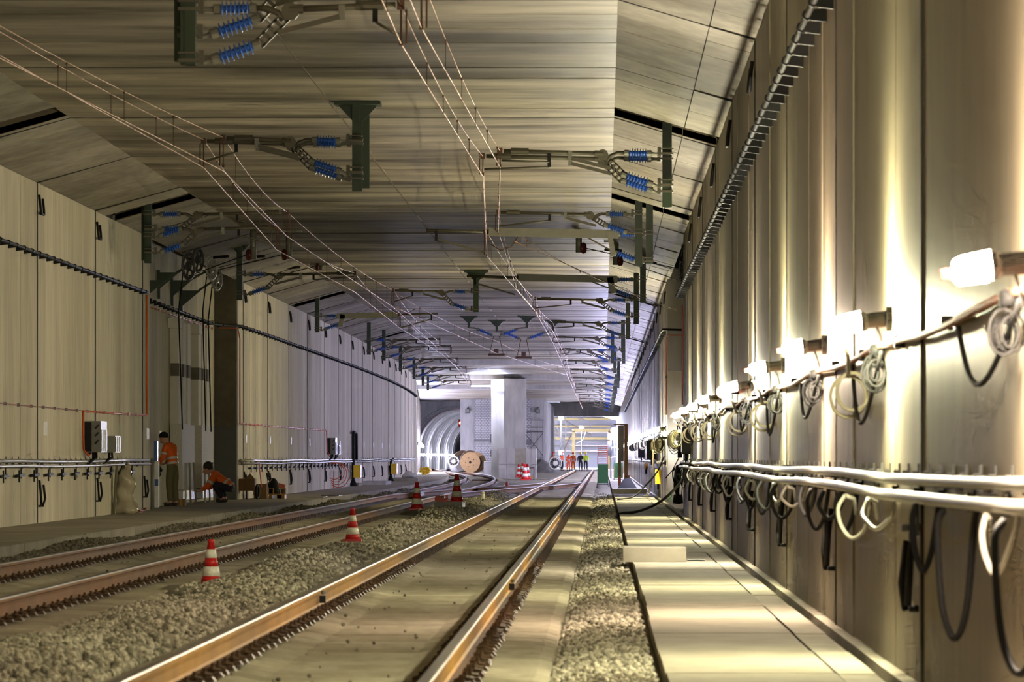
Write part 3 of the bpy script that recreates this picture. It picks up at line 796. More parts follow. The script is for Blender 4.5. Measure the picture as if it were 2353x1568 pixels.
    if reg and not beam:
        MB().tube([q(1.75,z1-0.04), q(1.76,z1-0.12), q(L-0.02,low+0.10)], 0.016, 6).build('registration_arm', 'tube', root, True)
        MB().cbox(q(1.75,z1-0.06), (0.05,0.07,0.12)).build('registration_hook', 'blackp', root)
    return root
G1 = 'distant cantilevers on the right wall side'; G2 = 'distant cantilevers on the left wall side'
c = cantilever(53, -3.87, -1.88, 4.75, 5.27, 4.79, 'top-left twin-post support with blue insulators and a thick grey arm', posts=2, plate=True, low=4.93)
cantilever(53.3, -3.90, -1.70, 4.75, 5.56, 5.05, '', base=c, low=5.1, reg=False)
c = cantilever(81.8, -3.52, -5.74, 4.92, 5.60, 5.10, 'ceiling-hung green post with twin arms reaching over the left track', plate=True, posts=2)
cantilever(81.55, -3.52, -5.44, 4.92, 5.63, 5.18, '', base=c, reg=False)
c = cantilever(84.0, 0.96, -1.77, 4.78, 5.50, 5.02, 'dark post in the haunch slot with twin arms above the straight track', posts=1, zc=ZC+0.4)
cantilever(83.7, 0.96, -1.51, 4.78, 5.56, 5.10, '', base=c, low=5.36)
c = cantilever(111.0, -8.88, -6.16, 4.88, 5.83, 5.40, 'twin green posts on the left wall slot with four blue insulators', posts=2, zc=ZC+0.35, low=5.40)
cantilever(110.8, -8.84, -6.35, 4.88, 5.53, 5.08, '', base=c, low=5.13)
cantilever(111.0, 0.71, -2.04, 4.82, 5.83, 5.47, 'slim green post with a single thin arm and angled stay above the straight track', zc=ZC+0.4, low=5.5)
cantilever(112.0, 0.93, -2.28, 4.90, 5.48, 4.95, 'green post carrying a long grey box beam over the straight track', beam=True, zc=ZC+0.4, low=5.05)
cantilever(134.0, -8.56, -5.84, 4.79, 5.39, 4.93, 'ceiling-hung green post beside the left niche with one arm', plate=True)
c = cantilever(155.8, -3.46, -5.74, 5.06, 5.62, 5.13, 'ceiling-hung green post between the tracks with an arm to the left', plate=True)
cantilever(136.0, 0.97, -2.05, 4.78, 5.34, 4.90, 'bright green post in front of the right niche with a pale box beam', beam=True, zc=5.62+0.45, low=5.1)
cantilever(151.0, 0.90, -1.80, 4.62, 5.26, 4.83, 'green post past the right niche with an olive arm and pale diagonal brace', zc=ZC, tmat='tube', low=4.95)
cantilever(176.0, -8.84, -6.3, 4.95, 5.45, 5.03, 'green post on the left wall slot with a long olive beam', beam=True, zc=ZC+0.3, low=5.1)
for Y, p, e in ((182,0.82,-1.6),(205,0.74,-1.75),(228,0.40,-1.7),(229,0.85,-1.5),(255,0.55,-1.75),(282,0.8,-1.6),(310,0.85,-1.75),(338,0.8,-1.6),(366,0.8,-1.75),(394,0.8,-1.6),(422,0.8,-1.7),(450,0.8,-1.6),(480,0.8,-1.7)):
    cantilever(Y, p, e, ZC-1.35, ZC-0.82, ZC-1.22, 'dark post with blue insulators in the far row above the straight track', G1, zc=ZC-0.02, low=5.12)
for Y, p, dx in ((209,-8.6,2.6),(222,-8.55,2.6),(250,-8.9,2.5),(274,-9.1,2.5),(300,-9.5,2.4),(322,-9.9,2.4)):
    cantilever(Y, p, p+dx, ZC-1.35, ZC-0.82, ZC-1.22, 'dark post with blue insulators in the far row along the curving left wall', G2, zc=ZC-0.02, low=5.12)
# V suspension of blue insulators in the middle
for k, (dy, dz) in enumerate(((0,0),(6,0))):
    t = thing('insulator_suspension', 'pair of blue insulators slung in a V from ceiling brackets', 'insulator', (-3.7,206+dy,ZC), 'V slung insulators below the ceiling')
    Yv = 206+dy; xa, xb, xm = -4.85+0.9*k, -2.75+0.9*k, -3.85+0.9*k
    for x in (xa, xb):
        MB().box(x-0.32,x+0.32,Yv-0.3,Yv+0.3,ZC-0.05,ZC-0.005).prism([(x-0.25,Yv,ZC-0.05),(x+0.25,Yv,ZC-0.05),(x+0.06,Yv,ZC-0.24),(x-0.06,Yv,ZC-0.24)], (0,0.1,0)).cbox((x,Yv+0.05,ZC-0.33), (0.09,0.09,0.22)).build('ceiling_bracket', 'post', t)
        insulator(t, (x+(0.25 if x < xm else -0.25),Yv,ZC-0.45), (xm-(0.12 if x < xm else -0.12),Yv,ZC-0.72), True)
        MB().tube([(x,Yv,ZC-0.42),(x+(0.25 if x < xm else -0.25),Yv,ZC-0.45)], 0.03, 6).build('link', 'fitting', t)
    MB().tube([(xm-0.1,Yv,ZC-0.72),(xm-0.25,Yv,ZC-1.4),(xm+0.25,Yv,ZC-1.4),(xm+0.1,Yv,ZC-0.72)], 0.014, 5).cbox((xm,Yv,ZC-1.4), (0.6,0.08,0.08)).cbox((xm,Yv,ZC-1.27), (0.16,0.12,0.16)).build('stirrup', 'bronze', t)

# wires: contact wire and messenger with droppers
def wire_run(label, nodes, zc=5.25, zm=5.62, drop=5.5, contact=True, r=0.0078, y0=None):
    a0 = nodes[0]
    t = thing('overhead_wire', label, 'wire', (a0[1], a0[0], zc))
    def pt(y, hi):
        for a, c in zip(nodes[:-1], nodes[1:]):
            if a[0] <= y <= c[0]:
                u = (y-a[0])/(c[0]-a[0]); x = a[1]+(c[1]-a[1])*u
                z0 = (a[2] if len(a) > 2 else zc)*(1-u)+(c[2] if len(c) > 2 else zc)*u
                z1 = (a[3] if len(a) > 3 else zm)*(1-u)+(c[3] if len(c) > 3 else zm)*u
                return Vector((x, y, (z1-0.14*4*u*(1-u)) if hi else z0))
    ya, yb = nodes[0][0], nodes[-1][0]
    n = max(2, int((yb-ya)/3.0)); ys = sorted(set([ya+(yb-ya)*i/n for i in range(n+1)]+[q[0] for q in nodes]))
    MB().tube([pt(y, False) for y in ys], r, 5).build('contact_wire', 'copper', t, True)
    MB().tube([pt(y, True) for y in ys], r*0.8, 5).build('messenger_wire', 'copper', t, True)
    y = ya+2
    while y < yb-1:
        if all(abs(y-q[0]) > 1.5 for q in nodes):
            p, q = pt(y, False), pt(y, True)
            MB().tube([p, q], 0.004, 4).cbox(p, (0.018,0.03,0.024)).cbox(q-Vector((0,0,0.012)), (0.022,0.04,0.03)).build('dropper', 'bronze', t)
        y += drop
    return t
wire_run('copper contact wire pair above the straight track, lower of the two runs', [(25,-1.75,4.9,5.35),(53,-1.88,4.95,5.31),(84,-1.77,5.24,5.54),(112,-2.28,5.05,5.53),(151,-1.80,4.97,5.30),(205,-1.75,5.12,5.40),(255,-1.75,5.12,5.4),(310,-1.75,5.12,5.4),(366,-1.75,5.12,5.4),(422,-1.7,5.12,5.4),(480,-1.7,5.12,5.4)])
wire_run('copper contact wire pair above the straight track, run nearer the lamps', [(25,-1.60,5.0,5.6),(53.3,-1.70,5.12,5.60),(83.7,-1.51,5.36,5.60),(111,-2.04,5.5,5.86),(136,-2.05,5.1,5.4),(182,-1.6,5.12,5.4),(229,-1.5,5.12,5.4),(282,-1.6,5.12,5.4),(338,-1.6,5.12,5.4)])
wire_run('copper contact wire pair above the left track, outer run', [(40,-6.65,5.25,5.62),(81.8,-5.74,5.26,5.66),(110.8,-6.35,5.13,5.58),(134,-5.84,4.98,5.43),(176,-6.3,5.1,5.5),(222,-6.3,5.12,5.4),(250,-6.5,5.12,5.4),(274,-6.8,5.12,5.4),(300,-7.2,5.12,5.4),(322,-7.6,5.12,5.4)])
wire_run('copper contact wire pair above the left track, inner run', [(40,-6.84,5.22,5.68),(81.6,-5.44,5.2,5.68),(111,-6.16,5.40,5.88),(155.8,-5.74,5.2,5.66),(209,-6.1,5.12,5.4)])
wire_run('thin copper wire pair anchored diagonally towards the right niche', [(112,-1.75,5.35,5.55),(132,0.55,4.95,5.0),(146,1.9,4.85,4.9)], drop=9)
wire_run('thin copper wire pair crossing from the left track to the crossover', [(155.8,-5.7,5.2,5.6),(206,-3.85,4.85,5.3),(270,-1.8,5.0,5.35)], drop=8)
# copper jumper loops
for pts, lb in (((P(1128,562,114), P(1150,575,114), P(1175,568,114), P(1192,540,114)), 'orange-brown copper jumper cable looping below the grey box beam'),
                ((P(900,710,172), P(915,722,172), P(935,722,172), P(955,710,172)), 'copper jumper cable looping below the left olive beam')):
    one('copper_jumper', MB().tube(pts, 0.012, 6), 'bronze', lb, 'cable', None, True)
# anchor hangers with red-brown porcelain discs
for (px, py, Y, lb, xw) in ((1330,545,128,'grey anchor hanger with a dark red disc left of the right posts',1.9),(1415,575,134,'grey anchor hanger with a dark red disc among the right posts',1.9),
        (582,560,126,'pale anchor hanger with a dark red disc nearest the left post',-9.9),(664,560,128,'tall pale anchor hanger with dark red disc under the left wires',-9.9),(737,590,150,'small pale T-shaped anchor hanger on the left ceiling',-9.9)):
    p = P(px, py, Y); t = thing('anchor_hanger', lb, 'hanger', (p.x, Y, ZC))
    MB().box(p.x-0.28,p.x+0.28,Y-0.1,Y+0.1,ZC-0.05,ZC-0.005).build('ceiling_plate', 'fitting', t)
    zb = p.z-0.35
    MB().tube([(p.x,Y,ZC-0.03),(p.x,Y,zb)], 0.07, 10).build('hanger_tube', 'fitting', t, True)
    s = 1 if xw > 0 else -1
    MB().lathe((p.x+s*0.06,Y,zb+0.10), (s,-0.4,0), [(0,0.05),(0.02,0.12),(0.05,0.135),(0.08,0.12),(0.1,0.05)], 12).build('porcelain_disc', 'disc', t, True)
    MB().tube([(p.x+s*0.15,Y,zb+0.10),(xw,Y+10,zb-0.05)], 0.012, 6).tube([(p.x+s*0.6,Y+0.6,zb+0.09),(p.x+s*0.95,Y+1.2,zb+0.085)], 0.035, 6).build('anchor_wire', 'black', t)
# ================================================================ left wall equipment
conduit('conduit', 'upper pale conduit along the near left wall', XL+0.06, 60, 119.5, 1.02, 0.034, side=-1, step=1.0)
conduit('conduit', 'lower pale conduit along the near left wall above the hanger brackets', XL+0.09, 60, 119.5, 0.94, 0.028, side=-1, step=3.3)
conduit('conduit', 'upper conduit along the far curving left wall', XL+0.06, 150, 330, 0.99, 0.034, side=-1, step=2.2, xf=lambda y: xwl(y)+0.06)
conduit('conduit', 'lower conduit along the far curving left wall', XL+0.09, 150, 330, 0.91, 0.028, 'grey', side=-1, step=6, xf=lambda y: xwl(y)+0.09)
y = 88.2
while y < 215:
    if y < 117 or y > 152:
        x = xwl(y)
        t = thing('hanger_bracket', 'black T-shaped cable hanger bracket in the row under the left wall conduits', 'bracket', (x, y, 0.80), 'hanger brackets on the left wall')
        MB().tube([(x+0.03,y+0.5,0.97),(x+0.03,y+0.5,0.74)], 0.012, 5).build('hanger_rod', 'blackp', t)
        MB().bar((x+0.05,y-0.45,0.78), (x+0.05,y+0.8,0.80), 0.04, 0.045).build('cross_bar', 'blackp', t)
        MB().tube([(x+0.08,y-0.3,0.88),(x+0.08,y-0.3,0.68)], 0.014, 5).build('hook', 'blackp', t)
    y += 2.45
for i, jy in enumerate([jy for jy in joints if 95 < jy < 300]):
    yy = jy+1.0
    x = (XL-0.585 if N0 < yy < N1 else xwl(yy)+0.004)
    t = one('wall_sticker', MB().box(x, x+0.006, yy, yy+0.65, 1.47, 1.70), 'cream', 'small upright cream marker plate on the left wall', 'sign', 'marker plates on the left wall')
# cabinets
def cabinets(Y, x, labels):
    t = thing('wall_cabinet', labels[0], 'cabinet', (x, Y, 1.18))
    MB().box(x, x+0.30, Y, Y+1.3, 1.18, 1.76).build('body', 'grey', t)
    MB().box(x, x+0.13, Y-0.03, Y, 1.20, 1.74).build('vent_panel', 'blackp', t)
    MB().box(x+0.30, x+0.312, Y+0.05, Y+1.25, 1.20, 1.60).build('door', 'dgrey', t)
    for k in (0.3, 0.75): MB().box(x+0.312, x+0.318, Y+k, Y+k+0.25, 1.20, 1.60).build('painted_glint', 'white', t)  # white strips paint the lamp reflections on the cabinet door
    for z in (1.66, 1.52, 1.38): MB().bar((x+0.20,Y-0.02,z-0.04), (x+0.26,Y-0.02,z+0.03), 0.02, 0.025).build('latch', 'blackp', t)
    MB().tube([(x+0.15,Y+0.2,1.18),(x+0.14,Y+0.25,1.05),(x+0.06,Y,0.97)], 0.03, 6).tube([(x+0.20,Y+0.2,1.18),(x+0.2,Y+0.25,1.08),(x+0.10,Y-0.1,1.00)], 0.022, 6).build('cable_tail', 'black', t, True)
    Y2 = Y+3.6
    t = thing('junction_box', labels[1], 'cabinet', (x, Y2, 1.18))
    MB().box(x, x+0.26, Y2, Y2+1.2, 1.18, 1.50).build('body', 'grey', t)
    MB().box(x+0.26, x+0.272, Y2+0.05, Y2+1.15, 1.20, 1.48).build('door', 'dgrey', t)
    for k in (0.25, 0.7): MB().box(x+0.272, x+0.278, Y2+k, Y2+k+0.22, 1.20, 1.48).build('painted_glint', 'white', t)  # lamp glints on the junction box door, painted as white strips
    MB().tube([(x+0.13,Y2+0.2,1.18),(x+0.12,Y2+0.25,1.06),(x+0.05,Y2-0.2,0.98)], 0.028, 6).tube([(x+0.18,Y2+0.2,1.18),(x+0.18,Y2+0.25,1.08),(x+0.08,Y2-0.2,1.00)], 0.02, 6).build('cable_tail', 'black', t, True)
cabinets(105.4, XL, ('tall grey wall cabinet with black vents at the end of the orange cable', 'low grey junction box right beside the tall grey cabinet on the near left wall'))
cabinets(198.0, xwl(198), ('distant grey wall cabinet above the orange cable coil', 'distant small junction box beside the cabinet above the cable coil'))
def clipped(name, label, pts, mat, r=0.02, step=1.6):
    t = thing(name, label, 'cable', pts[0]); MB().tube(pts, r, 6).build('cable', mat, t, True)
    me = MB().cbox((0,0,0), (0.05,0.05,0.05)).mesh('cable_clip')
    for a, c in zip(pts[:-1], pts[1:]):
        a, c = Vector(a), Vector(c); n = int((c-a).length/step)
        for i in range(n): link('cable_clip', me, 'fitting', t, a+(c-a)*((i+.5)/n)-Vector(pts[0])+Vector((0,0,0)))
    return t
x = XL+0.03
clipped('orange_cable', 'orange cable dropping from the feeder end to the tall grey cabinet', [(x,119.4,4.5),(x,119.4,3.2),(x,119.4,1.97),(x,112,1.95),(x,104.8,1.94),(x,104.8,1.5),(x,104.9,1.22),(x+0.05,105.3,1.12),(x+0.06,105.7,1.17)], 'orange')
clipped('red_cable', 'thin dark red cable running level along the near left wall', [(x,70,1.95),(x,88,1.95),(x,104.6,1.945)], 'redbr', 0.010, 2.0)
x2 = XL+0.03
clipped('orange_cable', 'orange cable dropping at the niche edge and running to the distant cabinet', [(x2-0.45,148.8,4.47),(x2,149.25,4.47),(x2+0.03,149.6,4.2),(x2+0.03,149.6,3.0),(x2+0.03,149.6,1.97),(x2+0.03,165,1.98),(xwl(190)+0.04,190,2.0),(xwl(197)+0.04,197,2.0),(xwl(198)+0.04,197.5,1.3),(xwl(198)+0.1,198,1.1)], 'orange', 0.018)
clipped('orange_cable', 'orange cable strung under the feeder cable across the left niche', [(XL-0.5,122,4.45),(XL-0.5,135,4.43),(XL-0.5,147.5,4.42)], 'orange', 0.014, 1.0)
clipped('red_cable', 'dark red cable down the edge of the right niche', [(XR-0.02,119.9,4.3),(XR-0.02,119.9,3.0),(XR-0.02,119.9,2.2)], 'redbr', 0.016)
clipped('orange_cable', 'short orange cable across the right niche end face', [(XR+0.5,148.9,4.28),(XR+0.02,148.9,4.28),(XR-0.03,149.4,4.2),(XR-0.03,149.6,2.2)], 'orange', 0.016)
# coil of orange cable below the distant cabinet
b = MB(); xx = xwl(201)+0.15
for k in range(4): b.tube(arc((xx+0.03*k, 200.5+0.4*k, 0.60-0.05*k), 0.26+0.04*k, 80, 440, 20, 'y', 1.15), 0.014, 5)
b.tube([(xx,200,0.62),(xx,199.8,0.2),(xx,199.8,-0.02)], 0.014, 5)
one('cable_coil', b, 'orange', 'coil of orange cable hanging below the distant wall cabinet', 'cable', None, True)
# standpipes with yellow boxes
for Y, lb in ((217, 'black pipe loop with a yellow box on the left wall past the cable coil'), (262, 'black pipe with a yellow box further along the curving wall')):
    x = xwl(Y)+0.12; t = thing('standpipe', lb, 'pipe', (x, Y, ZWL))
    MB().tube([(x,Y,ZWL),(x,Y,1.9 if Y < 230 else 0.9),(x,Y+0.2,2.05 if Y < 230 else 0.95),(x+0.02,Y+2.2,2.0 if Y < 230 else 0.95),(x+0.02,Y+2.4,1.0)], 0.055, 8).build('pipe', 'black', t, True)
    MB().box(x+0.02,x+0.28,Y-0.3,Y+0.9,0.30,0.78).build('yellow_box', 'yellow', t)
    MB().lathe((x,Y,ZWL), (0,0,1), [(0,0.16),(0.1,0.12),(0.25,0.06)], 8).build('pipe_foot', 'black', t)

# ---------------------------------------------------------------- tensioning gear in the left niche
def channel(Y, lb):
    x = XL-0.58
    t = thing('weight_guide', lb, 'guide rail', (x, Y, ZWL))
    for k in range(3):
        MB().box(x, x+0.20, Y+0.2+1.5*k, Y+1.15+1.5*k, 1.80, 4.30).build('guide_channel', 'alu', t)
        MB().box(x+0.02, x+0.22, Y+0.15+1.5*k, Y+1.0+1.5*k, 3.0, 3.30).build('tape_wrap', 'niche', t)
    MB().box(x+0.02, x+0.30, Y, Y+2.2, 0.32, 1.88).build('cover_box', 'foil', t)
    MB().box(x+0.02, x+0.28, Y+2.4, Y+4.4, 0.32, 1.86).build('cover_box', 'foil', t)
    MB().box(x+0.02, x+0.32, Y+0.05, Y+4.3, 0.08, 0.31).build('base_plate', 'steel', t)
    MB().box(x, x+0.26, Y-0.4, Y+0.6, 4.12, 4.35).build('mounting_plate', 'alu', t)
    for k in range(3): MB().tube([(x+0.36,Y+0.3+1.7*k,ZWL),(x+0.36,Y+0.3+1.3*k,0.95)], 0.025, 6).build('leg', 'steel', t)
channel(133.6, 'foil-wrapped aluminium weight guide behind the standing worker')
channel(140.2, 'foil-wrapped aluminium weight guide behind the crouching worker')
def wheel(c, r, mat, lb, nrm, drop=True, bracket=True):
    c = Vector(c); n = Vector(nrm).normalized(); a = n.cross(Vector((0,0,1))).normalized(); u = a.cross(n)
    t = thing('tension_wheel', lb, 'pulley', c)
    def ring(rad): return [c+(a*math.cos(2*math.pi*i/28)+u*math.sin(2*math.pi*i/28))*rad for i in range(28)]
    MB().tube(ring(r), 0.030, 6, closed=True).tube(ring(r*0.86), 0.018, 6, closed=True).build('rim', mat, t, True)
    MB().tube(ring(r*0.34), 0.028, 6, closed=True).lathe(c-n*0.05, n, [(0,0.07),(0.1,0.07)], 10).build('hub', mat, t)
    for i in range(5):
        an = 2*math.pi*i/5; MB().bar(c+(a*math.cos(an)+u*math.sin(an))*r*0.3, c+(a*math.cos(an)+u*math.sin(an))*r*0.9, 0.03, 0.045).build('spoke', mat, t)
    tt = MB()
    for p in ring(r+0.03): tt.cbox(p, (0.03,0.05,0.03))
    tt.build('rim_teeth', mat, t)
    if drop: MB().tube([c+a*r*0.9-u*0.1, c+a*r*0.9+Vector((-0.1,0,-1.0)), (c.x-0.15, c.y+0.2, 1.7)], 0.016, 5).build('weight_rope', 'black', t)
    if bracket:
        x0 = XL-0.58 if c.x < 0 else c.x+0.25; s = 1 if c.x < 0 else -1; z = c.z-r-0.02
        MB().prism([(x0,c.y,z),(x0+s*0.50,c.y,z),(x0,c.y,z-0.42)][::s], (0,0.05,0)).build('bracket', 'post', t)
        MB().bar((x0+s*0.03,c.y,z+0.05), (x0+s*0.03,c.y+0.1,z-0.60), 0.06, 0.06).build('bracket_back', 'post', t)
        MB().bar((x0+s*0.45,c.y,z), c, 0.04, 0.05).build('bracket_arm', 'post', t)
    return t
wheel(P(433,612,126), 0.29, 'dgrey', 'dark spoked tension wheel nearest the left twin posts', (1,-0.42,0))
wheel(P(455,598,130), 0.26, 'dgrey', 'dark spoked tension wheel behind the front wheel in the left niche', (1,-0.42,0), False)
wheel(P(486,617,134), 0.26, 'steel', 'pale toothed tension wheel in the left niche, upper of two', (1,-0.42,0))
wheel(P(498,641,137), 0.26, 'steel', 'pale toothed tension wheel in the left niche, lower of two', (1,-0.42,0))
wheel(P(1570,622,128), 0.30, 'dgrey', 'dark toothed tension wheel at the edge of the right niche', (1,-0.30,0), False, False)

# ================================================================ people
def skin(name, V, E, mat, parent, off, sub=2):
    names = list(V); idx = {n: i for i, n in enumerate(names)}; o = Vector(off)
    me = bpy.data.meshes.new(name)
    me.from_pydata([Vector(V[n][0])-Vector((0,0,0)) for n in names], [(idx[a], idx[b]) for a, b in E], [])
    ob = bpy.data.objects.new(name, me); COL.objects.link(ob); me.materials.append(M[mat])
    md = ob.modifiers.new('skin', 'SKIN'); md.use_smooth_shade = True; md.branch_smoothing = 0.6
    for i, n in enumerate(names):
        r = V[n][1]; r = r if isinstance(r, tuple) else (r, r)
        me.skin_vertices[0].data[i].radius = r
    me.skin_vertices[0].data[0].use_root = True
    sb = ob.modifiers.new('sub', 'SUBSURF'); sb.levels = sub; sb.render_levels = sub
    if parent: ob.parent = parent
    return ob
def hand(V, E, wr, tip, side, k):
    """palm and five fingers from the wrist towards tip"""
    w, t = Vector(wr), Vector(tip); d = (t-w).normalized(); l = d.cross(Vector((0,0,1)))
    l = l.normalized() if l.length > 0.05 else Vector((0,1,0))
    dn = d.cross(l)
    V['palm'+k] = (w+d*0.07, (0.020,0.036)); E.append(('wr'+k, 'palm'+k))
    for i, (o, ln) in enumerate(((-0.030,0.062),(-0.010,0.076),(0.010,0.072),(0.030,0.056))):
        a = w+d*0.085+l*o; m = a+d*ln*0.6; e = m+(d*0.4+dn*0.7*side)*ln*0.6
        V['f%d%s' % (i,k)] = (m, 0.0095); V['g%d%s' % (i,k)] = (e, 0.008)
        E.extend([('palm'+k, 'f%d%s' % (i,k)), ('f%d%s' % (i,k), 'g%d%s' % (i,k))])
    m = w+d*0.05+l*0.045*side+dn*0.012; e = m+d*0.045+l*0.012*side
    V['th'+k] = (m, 0.011); V['ti'+k] = (e, 0.009); E.extend([('wr'+k, 'th'+k), ('th'+k, 'ti'+k)])
def person(label, J, loc, rz, scale, jacket, trousers, hatkind, stripes=True, group=None, near=True, vest=None, boots='boot'):
    root = thing('person', label, 'person', loc, group); root.rotation_euler = (0,0,rz); root.scale = (scale,)*3
    j = {k: Vector(v) for k, v in J.items()}
    fw = j.get('face', Vector((0,-1,0))).normalized()
    V = {'pel': (j['pel'], 0.055), 'ches': (j['ches'], 0.09), 'neck': (j['neck'], 0.055), 'head': (j['head'], 0.062)}
    E = [('pel','ches'),('ches','neck'),('neck','head')]
    for k in 'LR':
        V['sh'+k] = (j['sh'+k], 0.055); V['el'+k] = (j['el'+k], 0.042); V['wr'+k] = (j['wr'+k], 0.028)
        V['hip'+k] = (j['hip'+k], 0.045); V['kn'+k] = (j['kn'+k], 0.055); V['an'+k] = (j['an'+k], 0.042); V['toe'+k] = (j['toe'+k], 0.04)
        E += [('ches','sh'+k),('sh'+k,'el'+k),('el'+k,'wr'+k),('pel','hip'+k),('hip'+k,'kn'+k),('kn'+k,'an'+k),('an'+k,'toe'+k)]
        hand(V, E, j['wr'+k], j['hand'+k], 1 if k == 'L' else -1, k)
    skin('body', V, E, 'skin', root, loc, 2 if near else 1)
    JV = {'pel': (j['pel']-(j['ches']-j['pel'])*0.08, (0.165,0.14)), 'mid': (j['pel']*0.5+j['ches']*0.5, (0.17,0.145)), 'ches': (j['ches'], (0.185,0.15)), 'col': (j['neck']*0.95+j['ches']*0.05, 0.085)}
    JE = [('pel','mid'),('mid','ches'),('ches','col')]
    for k in 'LR':
        JV['sh'+k] = (j['sh'+k], 0.085); JV['el'+k] = (j['el'+k], 0.064); JV['cu'+k] = (j['wr'+k]*0.92+j['el'+k]*0.08, 0.048)
        JE += [('ches','sh'+k),('sh'+k,'el'+k),('el'+k,'cu'+k)]
    skin('jacket', JV, JE, jacket, root, loc, 2 if near else 1)
    TV = {'waist': (j['pel']+(j['ches']-j['pel'])*0.40, 0.12), 'pel': (j['pel'], 0.14)}; TE = [('waist','pel')]
    for k in 'LR':
        TV['hip'+k] = (j['hip'+k], 0.105); TV['th'+k] = (j['hip'+k]*0.55+j['kn'+k]*0.45, 0.098); TV['kn'+k] = (j['kn'+k], 0.078); TV['an'+k] = (j['an'+k]+(j['kn'+k]-j['an'+k])*0.06, 0.066)
        TE += [('pel','hip'+k),('hip'+k,'th'+k),('th'+k,'kn'+k),('kn'+k,'an'+k)]
    skin('trousers', TV, TE, trousers, root, loc, 2 if near else 1)
    for k in 'LR':
        BV = {'an': (j['an'+k]+Vector((0,0,0.02)), 0.062), 'heel': (j['an'+k]-Vector((0,0,0.035)), 0.052), 'ball': (j['an'+k]*0.3+j['toe'+k]*0.7, 0.05), 'toe': (j['toe'+k], 0.046)}
        skin('boot', BV, [('an','heel'),('heel','ball'),('ball','toe')], boots, root, loc, 1)
    hd = MB(); hc = j['head']; sdv = fw.cross(Vector((0,0,1))).normalized(); upv = sdv.cross(fw).normalized()
    nn = 14; kk = 10
    for i in range(kk+1):
        th = math.pi*i/kk; zz = 0.122*math.cos(th); tp = 1.0 if zz > -0.02 else 1.0+(zz+0.02)*3.2
        for q in range(nn):
            an = 2*math.pi*q/nn; u, v = math.sin(th)*math.cos(an), math.sin(th)*math.sin(an)
            hd.v.append(tuple(hc+sdv*(0.076*u*tp)+fw*(0.096*v*tp+(0.012 if zz < 0 and v > 0 else 0))+upv*zz))
    for i in range(kk):
        for q in range(nn): hd.f.append((i*nn+q, (i+1)*nn+q, (i+1)*nn+(q+1) % nn, i*nn+(q+1) % nn))
    hd.tube([hc+fw*0.088+upv*0.02, hc+fw*0.118-upv*0.022, hc+fw*0.09-upv*0.03], [0.008,0.017,0.010], 6)
    for e in (-1, 1): hd.ball(hc+sdv*0.078*e-fw*0.01, 0.026, 6, (0.5,1,1.2))
    ho = hd.build('head', 'skin', root, True, off=(0,0,0))
    if near: MB().bar(hc+fw*0.093-upv*0.058-sdv*0.022, hc+fw*0.093-upv*0.058+sdv*0.022, 0.012, 0.010).build('mouth', 'maroon', ho, off=(0,0,0))
    h = j['head']+Vector((0,0,0.045)); b = MB()
    if hatkind == 'beanie':
        b.ball(h+Vector((0,0,0.012)), 0.112, 14, (0.95,1.06,0.95)); b.v = [v if v[2] > h.z-0.02 else (v[0],v[1],h.z-0.02) for v in b.v]; b.build('beanie', 'black', root, True, off=(0,0,0))
    elif hatkind == 'hair':
        b.ball(h-fw*0.018+Vector((0,0,0.01)), 0.110, 14, (0.95,1.02,0.98)); b.build('hair', 'hair', root, True, off=(0,0,0))
    else:
        b.ball(h+Vector((0,0,0.03)), 0.125, 14, (0.95,1.1,0.9)); b.v = [v if v[2] > h.z+0.01 else (h.x+(v[0]-h.x)*1.05,h.y+(v[1]-h.y)*1.05,h.z+0.01) for v in b.v]
        b.build('helmet', hatkind, root, True, off=(0,0,0))
    if near:
        sd = fw.cross(Vector((0,0,1)))
        for e in (-1,1): MB().ball(j['head']+fw*0.086+sd*0.034*e+Vector((0,0,0.012)), 0.012, 6).build('eye', 'white', root, True, off=(0,0,0))
    if stripes:
        def band(c, d, rx, ry, name='reflective_band'):
            d = Vector(d).normalized(); c = Vector(c); a = Vector((1,0,0)); a = (a-d*a.dot(d)).normalized(); u = d.cross(a); q = MB(); n = 20
            for e in (-0.025, 0.025):
                for i in range(n):
                    an = 2*math.pi*i/n; q.v.append(tuple(c+d*e+a*math.cos(an)*rx+u*math.sin(an)*ry))
            q.f = [(i, (i+1) % n, n+(i+1) % n, n+i) for i in range(n)]
            q.build(name, 'reflect', root, True, off=(0,0,0))
        ax = j['ches']-j['pel']
        band(j['pel']+ax*0.18, ax, 0.150, 0.132); band(j['pel']+ax*0.50, ax, 0.153, 0.136)
        for k in 'LR':
            m = j['sh'+k]*0.3+j['el'+k]*0.7; band(m, j['el'+k]-j['sh'+k], 0.078, 0.078)
    return root
STAND = dict(pel=(0,0,0.92), ches=(0,0.0,1.28), neck=(0,-0.02,1.47), head=(0,-0.05,1.60), face=(0,-1,-0.2),
    shL=(-0.19,0,1.40), elL=(-0.25,0.02,1.13), wrL=(-0.24,-0.06,0.90), handL=(-0.24,-0.08,0.78),
    shR=(0.19,0,1.40), elR=(0.25,0.02,1.13), wrR=(0.24,-0.06,0.90), handR=(0.24,-0.08,0.78),
    hipL=(-0.10,0,0.86), knL=(-0.12,-0.02,0.48), anL=(-0.12,0.02,0.085), toeL=(-0.14,-0.15,0.05),
    hipR=(0.10,0,0.86), knR=(0.12,-0.02,0.48), anR=(0.12,0.02,0.085), toeR=(0.14,-0.15,0.05))
